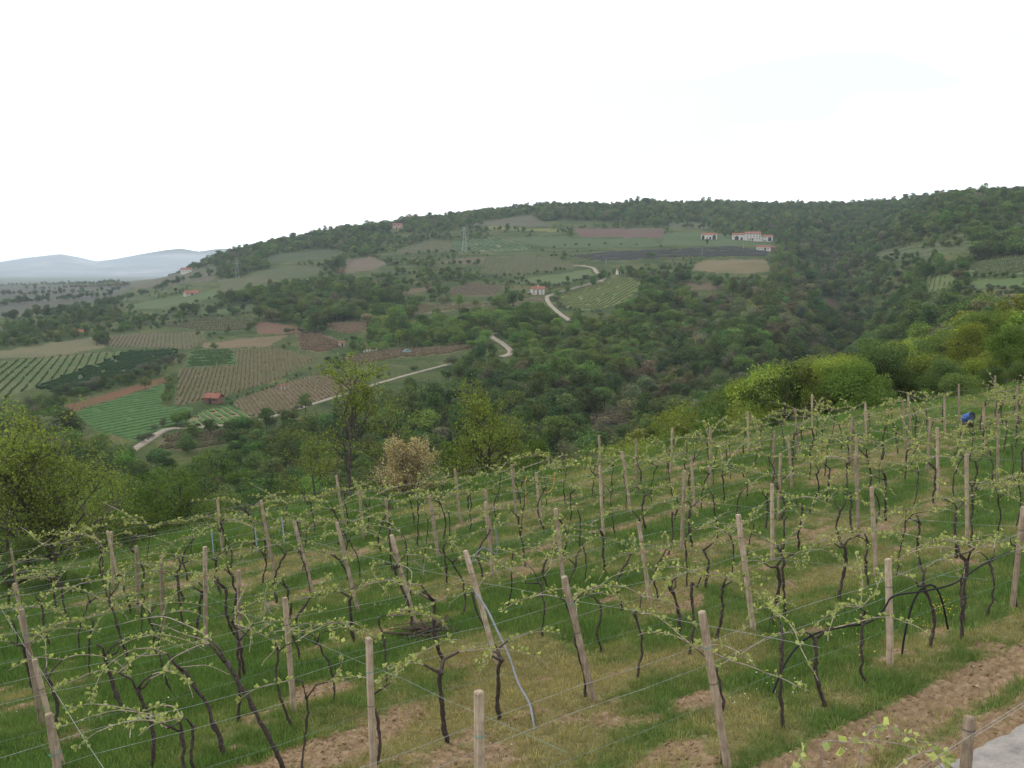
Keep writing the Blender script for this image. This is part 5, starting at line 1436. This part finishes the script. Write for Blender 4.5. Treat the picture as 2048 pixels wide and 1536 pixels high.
def house(name, label, px, py, r, w, d, h, rh, rot=0, wall='white', windows=(), arches=(), doors=(), chimney=None, over=.5, cat='house', offset=(0, 0, 0), parent=None, roof='tile'):
    if parent is None:
        H = hits([px], [py])[0]
        a = math.atan2(H[0], H[1]); root = obj(name, None, loc=H, rotz=-a + rot)
        tag(root, label, cat)
    else: root = parent
    off = np.array(offset, float)
    V, Q, T = gable(w, d, h, rh); mb = MB(); mb.add(V + off, Q, T); obj('wall', mb.mesh('wall', [MAT[wall]]), root)
    rf = MB(); sl = math.hypot(d / 2, rh); th = .22
    for s in (-1, 1):
        k = (d / 2 + over) / (d / 2)
        e = np.array([0, s * (d / 2 + over), h + rh - rh * k]); t_ = np.array([0, -s * .05, h + rh + .02])
        nrm = np.array([0, s * rh, d / 2]) / sl
        P_ = []
        for x in (-w / 2 - over, w / 2 + over):
            for q in (e, t_): P_ += [q + np.array([x, 0, 0]) + nrm * .03, q + np.array([x, 0, 0]) + nrm * (.03 + th)]
        P_ = np.array(P_) + off
        rf.add(P_, [[0, 1, 3, 2], [4, 6, 7, 5], [1, 5, 7, 3], [0, 2, 6, 4], [0, 4, 5, 1], [2, 3, 7, 6]])
    ro = obj('roof', rf.mesh('roof', [MAT[roof]]), root)
    if chimney is not None:
        c = MB(); c.box(np.array([chimney, 0, h + rh + .4]) + off, (.7, .7, 1.6)); obj('chimney', c.mesh('chimney', [MAT['white']]), ro)
    for (x, zz, ww, hh) in windows:
        m = MB(); m.box(np.array([x, -d / 2 - .02, zz]) + off, (ww, .08, hh)); o = obj('window', m.mesh('window', [MAT['dark']]), root)
        m = MB(); m.box(np.array([x, -d / 2 - .1, zz - hh / 2 - .08]) + off, (ww + .3, .3, .12)); obj('sill', m.mesh('sill', [MAT['stone']]), o)
    for (x, ww, hh) in doors:
        m = MB(); m.box(np.array([x, -d / 2 - .02, hh / 2 - .3]) + off, (ww, .08, hh + .6)); obj('door', m.mesh('door', [MAT['dark']]), root)
    for (x, ww, hh) in arches:
        t = np.linspace(0, np.pi, 9); rr = ww / 2
        out = [(-rr, -.8)] + [(-rr * math.cos(q), hh - rr + rr * math.sin(q)) for q in t] + [(rr, -.8)]
        n = len(out); F = np.array([[x + p[0], -d / 2 - .06, p[1]] for p in out]); B = F + np.array([0, .2, 0])
        V = np.vstack([F, B, [[x, -d / 2 - .06, hh * .4]]]) + off
        Q = [[i, (i + 1) % n, n + (i + 1) % n, n + i] for i in range(n)]; T = [[2 * n, (i + 1) % n, i] for i in range(n)]
        m = MB(); m.add(V, Q, T); obj('archway', m.mesh('archway', [MAT['dark']]), root)
    return root
hut = house('brick_hut', 'small reddish brick hut with tiled roof on the green meadow edge', 428, 806, 0, 5.4, 4.2, 2.6, 1.3, rot=-.5, wall='brick', windows=[(1.2, 1.5, .7, .6)], doors=[(-.6, 1.0, 1.9)], cat='hut', over=.7)
m = MB(); m.tube([(-3.3, -2.0, -1), (-3.3, -2.0, 2.3)], .12, 5); obj('porch_post', m.mesh('porch_post', [MAT['bark']]), hut)
m = MB(); m.tube([(-3.3, 1.4, -1), (-3.3, 1.4, 2.3)], .12, 5); obj('porch_post', m.mesh('porch_post', [MAT['bark']]), hut)
m = MB(); m.box((-3.0, -.3, 2.5), (1.7, 4.6, .16)); obj('porch_roof', m.mesh('porch_roof', [MAT['tile']]), hut)
wh = house('white_house', 'white two storey house with orange tiled roof beside the lane', 1075, 588, 0, 10.5, 7, 4.2, 1.7, rot=.1, windows=[(-3.2, 2.9, .9, 1.1), (0, 2.9, .9, 1.1), (3.2, 2.9, .9, 1.1), (-3.2, 1, .9, 1.1), (3.2, 1, .9, 1.1)], doors=[(0, 1.1, 2.1)], chimney=.4)
m = MB(); m.box((-7.0, .3, 2.4), (3.6, 5.6, .2), M=np.array([[math.cos(.22), 0, -math.sin(.22)], [0, 1, 0], [math.sin(.22), 0, math.cos(.22)]])); obj('annex_roof', m.mesh('annex_roof', [MAT['tile']]), wh)
m = MB(); m.box((-6.6, .8, .4), (2.4, 4.4, 2.8)); obj('annex_wall', m.mesh('annex_wall', [MAT['stone']]), wh)
farm = house('farmhouse', 'long pale farmhouse with red roofs and an arched portal', 1500, 481, 0, 18, 10, 8.2, 2.0, rot=.06, windows=[(x, z_, 1.0, 1.3) for x in (-6, -2.5, 1, 4.5, 7.5) for z_ in (2.0, 4.6, 6.9)], doors=[(-.7, 1.4, 2.4)], over=.6, offset=(3, 0, 0))
house('', '', 0, 0, 0, 14.5, 9, 6.9, 1.9, parent=farm, arches=[(-2.2, 4.6, 5.4), (3.4, 2.6, 4.0)], windows=[(-5.6, 4.6, 1, 1.1)], offset=(-13.4, .4, 0))
house('', '', 0, 0, 0, 13.5, 8, 5.0, 1.7, parent=farm, arches=[(3.4, 3.8, 4.1)], windows=[(-4.6, 3.3, 1, 1), (-1.8, 3.3, 1, 1), (-4.6, 1.2, 1, 1)], offset=(18.9, .3, -.3))
house('stone_barn', 'white barn with red roof and two dark arches left of the farmhouse', 1418, 478, 0, 18.5, 8, 5.2, 1.9, rot=.05, arches=[(-7.2, 3.4, 4.2), (5.8, 4.0, 4.6)], windows=[(-2.5, 1.8, 1.2, 1.2)], doors=[(1.2, 2.2, 2.4)], cat='barn')
low = house('low_house', 'low whitish house with dark red roof below the farmhouse', 1527, 500, 0, 15, 7, 3.4, 1.6, rot=.04, windows=[(-5, 1.6, 1, 1.1), (-2, 1.6, 1, 1.1), (4.6, 1.6, 1, 1.1)], doors=[(1.6, 2.2, 2.3)])
house('', '', 0, 0, 0, 8, 6, 2.6, 1.4, parent=low, wall='brick', offset=(11.4, -.2, 0))
house('pink_house', 'pinkish house with flat red roof below the left skyline', 795, 456, 0, 14, 8, 5.2, 1.5, wall='pink', windows=[(-4, 4.0, 2.8, 1.3), (1.2, 4.0, 2.2, 1.3), (4.6, 1.6, 1, 1.2)], doors=[(-1.5, 1.2, 2.2)])
house('villa', 'villa with reddish roof on the central skyline', 1482, 405, 0, 22, 10, 8.5, 2.2, wall='pink', windows=[(x, 5.6, 1.1, 1.5) for x in (-8, -4, 0, 4, 8)])
house('white_villa', 'white house with red roof on the far left ridge', 374, 546, 0, 15, 9, 5, 2.2, rot=-.3, windows=[(-4, 2.6, 1.2, 1.3), (0, 2.6, 1.2, 1.3), (4, 2.6, 1.2, 1.3)])
house('red_roofed_shed', 'low shed with bright red roof on the light green slope', 382, 590, 0, 13, 8, 2.0, 2.4, rot=.3, wall='stone', doors=[(0, 2, 1.8)], cat='shed')
house('field_hut', 'small hut with red roof on the left slope', 157, 670, 0, 6, 4.5, 2.2, 1.3, wall='pink', doors=[(0, 1.2, 1.8)], cat='hut')
house('grey_shed', 'small whitish shed beside the vineyard with white posts', 683, 692, 0, 3.4, 2.6, 2.0, .5, wall='stone', doors=[(.5, .9, 1.7)], cat='shed', over=.25)
house('chapel', 'tiny white chapel under trees above the striped hill field', 1237, 549, 0, 3.8, 4.5, 3.6, 1.6, rot=.4, doors=[(0, 1.1, 2.1)], cat='chapel', over=.2)
house('white_hut', 'tiny white hut in the brown vineyard below the hut track', 566, 778, 0, 1.9, 1.7, 1.5, .5, doors=[(0, .7, 1.2)], cat='hut', over=.12)
house('field_barn', 'dark open barn with reddish roof at the right picture edge', 2040, 606, 0, 6.5, 4.5, 2.4, 1.1, wall='brick', doors=[(0, 3, 2.0)], cat='barn', roof='brownroof')
# beehives
for i in range(5):
    H = hits([728 + i * 6], [704 - i * .8])[0]
    root = obj('beehive', None, loc=H, rotz=R.uniform(-.2, .2)); m = MB(); m.box((0, 0, .45), (1.0, .8, 1.0)); obj('hive_box', m.mesh('hive_box', [MAT['white']]), root)
    m = MB(); m.box((0, 0, 1.02), (1.15, .95, .12)); obj('lid', m.mesh('lid', [MAT['stone']]), root)
    tag(root, 'white beehive box under the round grove, %s from the left' % WORDS[i], 'beehive', 'beehives under the grove')
# parked van beside the grove
MAT['teal_paint'] = plain('teal_paint', (.14, .26, .27, 1), (.2, .33, .34, 1), .5, .35, .5, bump=False)
H = hits([814], [706])[0]; car = obj('parked_car', None, loc=H + np.array([0, 0, .1]), rotz=.35)
m = MB(); m.box((0, 0, .75), (4.3, 1.7, .75), taper=.97); obj('body', m.mesh('body', [MAT['teal_paint']]), car)
m = MB(); m.box((.15, 0, 1.45), (2.5, 1.5, .65), taper=.8); obj('cabin', m.mesh('cabin', [MAT['teal_paint']]), car)
m = MB(); m.box((.15, -.72, 1.45), (2.0, .06, .4)); obj('window', m.mesh('window', [MAT['dark']]), car)
for sx in (-1.35, 1.35):
    for sy in (-.82, .82):
        m = MB(); m.tube([(sx, sy - .1, .33), (sx, sy + .1, .33)], .33, 10); obj('wheel', m.mesh('wheel', [MAT['dark']]), car)
tag(car, 'small teal car parked at the foot of the round grove', 'car')
# wall along the lane
HW = hits([1108, 1130, 1160, 1185, 1200], [589, 583, 575, 568, 564])[:, :2]; Pw = resample(HW, 3)
m = MB(); zz = ground_z(Pw[:, 0], Pw[:, 1]); tg = np.gradient(Pw, axis=0); tg /= np.linalg.norm(tg, axis=1)[:, None]; nn = np.stack([-tg[:, 1], tg[:, 0]], 1) * .25
V = np.stack([np.c_[Pw - nn, zz - .5], np.c_[Pw - nn, zz + 1.5], np.c_[Pw + nn, zz + 1.5], np.c_[Pw + nn, zz - .5]], 1); n = len(Pw); ii = np.arange(n * 4).reshape(n, 4)
m.add(V.reshape(-1, 3), np.stack([ii[:-1, :-1], ii[1:, :-1], ii[1:, 1:], ii[:-1, 1:]], -1).reshape(-1, 4)); o = obj('garden_wall', m.mesh('garden_wall', [MAT['stone']])); tag(o, 'low pale stone wall running along the lane above the striped hill field', 'wall')
# lattice pylons and poles
def pylon(px, base, top, label, wide=.075):
    H = hits([px], [base])[0]; r = math.hypot(H[0], H[1]); d = ray(px, top); h = d[2] / math.hypot(d[0], d[1]) * r - H[2]
    root = obj('pylon', None, loc=H, rotz=.3); b = h * .1; t = .11
    legs = [(sx, sy) for sx in (-1, 1) for sy in (-1, 1)]
    lv = np.linspace(0, 1, 7); half = lambda q: b * (1 - q) + b * .16 * q
    for sx, sy in legs:
        m = MB(); m.tube([(sx * half(0), sy * half(0), -1), (sx * half(1), sy * half(1), h * .97)], wide, 4); obj('leg', m.mesh('leg', [MAT['steel']]), root)
    m = MB()
    for q0, q1 in zip(lv[:-1], lv[1:]):
        for (ax, ay), (bx, by) in (((-1, -1), (1, -1)), ((1, -1), (1, 1)), ((1, 1), (-1, 1)), ((-1, 1), (-1, -1))):
            m.tube([(ax * half(q0), ay * half(q0), h * .97 * q0), (bx * half(q1), by * half(q1), h * .97 * q1)], wide * .55, 3, cap=False)
            m.tube([(bx * half(q0), by * half(q0), h * .97 * q0), (ax * half(q1), ay * half(q1), h * .97 * q1)], wide * .55, 3, cap=False)
    obj('bracing', m.mesh('bracing', [MAT['steel']]), root)
    for q, L in ((.72, .2), (.85, .16), (.96, .12)):
        m = MB(); m.tube([(-h * L, 0, h * q), (0, 0, h * q + h * .02), (h * L, 0, h * q)], wide * .8, 4); m.tube([(-h * L, 0, h * q), (0, 0, h * q - h * .03), (h * L, 0, h * q)], wide * .6, 3); obj('crossarm', m.mesh('crossarm', [MAT['steel']]), root)
    tag(root, label, 'pylon')
pylon(929, 506, 453, 'grey lattice pylon beside the green striped field')
pylon(1913, 392, 364, 'lattice pylon standing on the right skyline', .10)
pylon(475, 556, 516, 'faint lattice pylon on the left shoulder of the ridge')
for px, b, t, lab in ((1487, 499, 486, 'thin pale pole in front of the farmhouse'), (1404, 512, 498, 'thin pale pole in the dark netted rows'), (1212, 531, 515, 'pale pole beside the upper lane')):
    H = hits([px], [b])[0]; r = math.hypot(H[0], H[1]); d = ray(px, t); h = d[2] / math.hypot(d[0], d[1]) * r - H[2]
    m = MB(); m.tube([(0, 0, -.5), (0, 0, h * .5), (0, 0, h)], np.array([.16, .14, .11]), 6); o = obj('utility_pole', m.mesh('utility_pole', [MAT['stone']]), loc=H); tag(o, lab, 'pole')
    c = MB(); c.box((0, 0, h - .6), (1.2, .12, .12)); obj('crossarm', c.mesh('crossarm', [MAT['stone']]), o)

# ================================================================== SMALL THINGS IN THE VINEYARD
def on_v(px, py, v_):
    d = ray(px, py); k = (v_ + OO[0] * VD[0] + OO[1] * VD[1]) / (d[0] * VD[0] + d[1] * VD[1]); return d * k
def spline(P, n=6):
    P = np.asarray(P, float); out = []
    for i in range(len(P) - 1):
        p0, p1, p2, p3 = P[max(i - 1, 0)], P[i], P[i + 1], P[min(i + 2, len(P) - 1)]
        for t in np.linspace(0, 1, n, endpoint=False):
            out.append(.5 * ((2 * p1) + (-p0 + p2) * t + (2 * p0 - 5 * p1 + 4 * p2 - p3) * t * t + (-p0 + 3 * p1 - 3 * p2 + p3) * t ** 3))
    return np.array(out + [P[-1]])
MAT['hose'] = plain('black_hose', (.010, .010, .011, 1), (.018, .018, .019, 1), 5, .75, .15, bump=False)
MAT['conduit'] = plain('grey_blue_pipe', (.145, .15, .155, 1), (.20, .205, .215, 1), 5, .8, .1, bump=False)
MAT['orange'] = plain('orange_hose', (.42, .21, .04, 1), (.52, .28, .06, 1), 5, .5, .4, bump=False)
def hose(name, px, vs, r, m, label, n=6):
    vs = [vs] * len(px) if np.isscalar(vs) else vs
    P_ = spline([on_v(a, b, v_) for (a, b), v_ in zip(px, vs)], n)
    mb = MB(); mb.tube(P_, r, 7); o = obj(name, mb.mesh(name, [m], smooth=True)); tag(o, label, 'hose'); return o
hose('hose', [(1546, 1386), (1560, 1350), (1584, 1306), (1625, 1270), (1690, 1253), (1738, 1245), (1768, 1218), (1788, 1192), (1850, 1182), (1910, 1166), (1965, 1130), (2050, 1090), (2110, 1060)], [20.35] * 9 + [20.3, 20.2, 20.1, 20.0], .014, MAT['hose'], 'black irrigation hose sagging along the first vine row by the track')
hose('hose', [(1802, 1328), (1809, 1272), (1826, 1205), (1846, 1176), (1868, 1172), (1884, 1202), (1896, 1258)], 20.25, .016, MAT['hose'], 'black hose loop hung over a vine trunk near the track')
hose('conduit_pipe', [(953, 1186), (976, 1222), (993, 1258), (1017, 1309), (1037, 1367), (1058, 1405), (1067, 1446), (1072, 1500), (1075, 1545)], list(np.linspace(15.1, 18.9, 9)), .018, MAT['conduit'], 'grey blue flexible pipe hanging from a leaning post to the ground')
hose('conduit_pipe', [(942, 1128), (952, 1108), (966, 1096), (980, 1102), (994, 1107), (994, 1080), (990, 1055)], 14.4, .013, MAT['conduit'], 'short dark looped pipe between two posts in the middle rows')
hose('hose', [(1055, 952), (1050, 966), (1052, 985), (1051, 1006)], 5.9, .013, MAT['orange'], 'orange yellow hose end hanging left of the pair of posts')
hose('hose', [(1109, 945), (1108, 966), (1100, 983), (1082, 984)], 5.9, .013, MAT['orange'], 'curved orange yellow hose hanging right of the pair of posts')
# spreader slats on the wires
MAT['slat'] = plain('pale_slat', alb(140, 132, 120), alb(172, 164, 152), 6, .9, .1)
for a, b, c, d_, v_, lab in (((528, 1200), (541, 1229), (541, 1204), (521, 1236), 12.4, 'left'), ((828, 1122), (850, 1140), (850, 1118), (846, 1150), 10.9, 'middle'), ((1172, 1052), (1196, 1040), (1186, 1036), (1182, 1068), 9.6, 'right')):
    root = obj('wire_spreader', None, loc=on_v(*a, v_)); o0 = on_v(*a, v_)
    for p, q in ((a, b), (c, d_)):
        P0, P1 = on_v(*p, v_) - o0, on_v(*q, v_ + .02) - o0
        m = MB(); m.tube([P0, (P0 + P1) / 2, P1], .012, 4); obj('slat', m.mesh('slat', [MAT['slat']]), root)
    tag(root, 'pair of crossed pale slats propping a wire, the %s of three' % lab, 'spreader', 'crossed slats on the wires')
# pile of pruned wood
H = hits([850], [1275], 4, 90)[0]
pile = obj('brush_pile', None, loc=H); tag(pile, 'heap of dark pruned vine wood lying on the dry grass', 'brush pile')
rs = np.random.default_rng(5)
MAT['oldwood'] = plain('pruned_wood', (.04, .028, .022, 1), (.13, .095, .075, 1), 12)
for i in range(64):
    L = rs.uniform(.35, 1.0); az = ROWANG * .4 + rs.normal(0, .35); c = np.array([rs.normal(0, .2), rs.normal(0, .14), .04 + abs(rs.normal(0, .10))])
    d = np.array([math.cos(az), math.sin(az), rs.normal(0, .13)]); n = np.linspace(-.5, .5, 5)[:, None] * L
    P_ = c + n * d + np.cumsum(rs.normal(0, .016, (5, 3)), 0); P_[:, 2] = np.maximum(P_[:, 2], .005)
    m = MB(); m.tube(P_, rs.uniform(.008, .019) * np.array([1, 1.1, 1, .9, .7]), 5); obj('stick', m.mesh('stick', [MAT['oldwood']]), pile)
for az, L in ((.5, .5), (1.2, .38), (2.4, .35)):
    m = MB(); m.tube([(0.1, 0, .1), (.1 + L * .4 * math.cos(az), .1, .1 + L * .35), (.1 + L * .8 * math.cos(az), .15, .12 + L * .6)], np.array([.022, .02, .018]), 6); obj('stick', m.mesh('stick', [MAT['oldwood']]), pile)
# blue drum
MAT['blue'] = plain('blue_plastic', (.022, .07, .24, 1), (.035, .10, .31, 1), 3, .6, .3, bump=False)
H = hits([1933], [852], 4, 120)[0]
root = obj('plastic_drum', None, loc=H + np.array([-.3, -.6, .5]), rotz=.3, scale=.62); tag(root, 'blue plastic drum among the far right vine posts', 'drum')
prof = [(0, -.48), (.27, -.48), (.31, -.44), (.31, -.2), (.33, -.18), (.33, -.14), (.31, -.12), (.31, .12), (.33, .14), (.33, .18), (.31, .2), (.31, .42), (.28, .46)]
t = np.arange(16) / 16 * 2 * np.pi; tilt = .5
V = np.array([[r_ * math.cos(q), r_ * math.sin(q), z_] for r_, z_ in prof for q in t]); k = len(prof)
Q = [[i * 16 + j, i * 16 + (j + 1) % 16, (i + 1) * 16 + (j + 1) % 16, (i + 1) * 16 + j] for i in range(k - 1) for j in range(16)]
Rx = np.array(Matrix.Rotation(tilt + .6, 3, 'X')); obj('shell', mesh_np('shell', V @ Rx.T, Q, None, [MAT['blue']], smooth=True), root)
V2 = np.array([[.27 * math.cos(q), .27 * math.sin(q), .40] for q in t] + [[0, 0, .40]]); obj('opening', mesh_np('opening', V2 @ Rx.T, None, [[j, (j + 1) % 16, 16] for j in range(16)], [MAT['dark']]), root)
for sx in (-.22, .22):
    m = MB(); m.box((sx, 0, -.58), (.08, .7, .55)); obj('bearer', m.mesh('bearer', [MAT['oldwood']]), root)
# flowers in the grass
fl_p = []; fl_c = []; fl_s = []
for (px, py, n, sp, col, sz) in ((1885, 1222, 46, 16, (.55, .42, .03), .013), (1830, 1250, 16, 26, (.55, .42, .03), .012), (1560, 1390, 9, 50, (.5, .5, .47), .011), (1500, 1380, 7, 60, (.5, .5, .47), .011), (1470, 1415, 4, 14, (.5, .5, .47), .013), (770, 1200, 22, 60, (.5, .5, .47), .014), (260, 1400, 10, 120, (.5, .5, .48), .016), (1200, 1090, 12, 90, (.5, .5, .48), .018), (1700, 1290, 16, 70, (.5, .45, .1), .013)):
    H = hits(px + rng.normal(0, sp, n), py + rng.normal(0, sp * .5, n), 4, 90)
    for h in H:
        u_, v_ = xy2uv(h[0], h[1]); fl_p.append([h[0], h[1], gz(float(u_), float(v_)) + rng.uniform(.08, .18)]); fl_c.append(col); fl_s.append(sz * rng.uniform(.8, 1.3))
tag(gn_scatter('meadow_flowers', np.array(fl_p), np.array(fl_s), rng.uniform(0, 6, len(fl_p)), rng.integers(0, 4, len(fl_p)), np.array(fl_c), CL), 'tiny yellow and white flowers dotted in the grass', 'flowers', kind='stuff')
# leafy shoots of a vine that stands below the picture's lower edge
b0 = on_v(1690, 1660, 23.3); u_, v_ = xy2uv(b0[0], b0[1]); base = P3(float(u_), float(v_))
root = obj('grapevine', None, loc=base); tag(root, 'leafy vine shoots beside the squat road post at the lower edge', 'vine', 'grapevines in the trellis rows')
m = MB(); m.tube([(0, 0, -.1), (.03, .02, .4), b0 - base], np.array([.035, .03, .028]), 6); obj('trunk', m.mesh('trunk', [MAT['vinebark']], smooth=True), root)
rs = np.random.default_rng(15)
for pxs in ([(1690, 1660), (1640, 1500), (1700, 1484), (1770, 1483), (1850, 1505), (1905, 1560)], [(1690, 1660), (1720, 1530), (1745, 1455), (1790, 1462), (1830, 1480), (1880, 1490)], [(1690, 1660), (1610, 1560), (1600, 1520), (1608, 1500)], [(1690, 1660), (1800, 1530), (1880, 1500), (1900, 1530), (1930, 1580)]):
    P_ = spline([on_v(a, b, 23.3 + .02 * i) - base for i, (a, b) in enumerate(pxs)], 6)
    m = MB(); m.tube(P_, np.linspace(.007, .004, len(P_)), 5); c = obj('cane', m.mesh('cane', [MAT['cane']]), root)
    k = rs.integers(6, len(P_), 22); C = P_[k] + rs.normal(0, .035, (22, 3))
    V, Q = leaf_quads(C, np.tile([0, -.3, .6], (22, 1)), .07, rs, aspect=1.1); obj('leaves', mesh_np('leaves', V, Q, None, [MAT['leaf_near']] if 'leaf_near' in MAT else [MAT['leaf_vine']]), c)
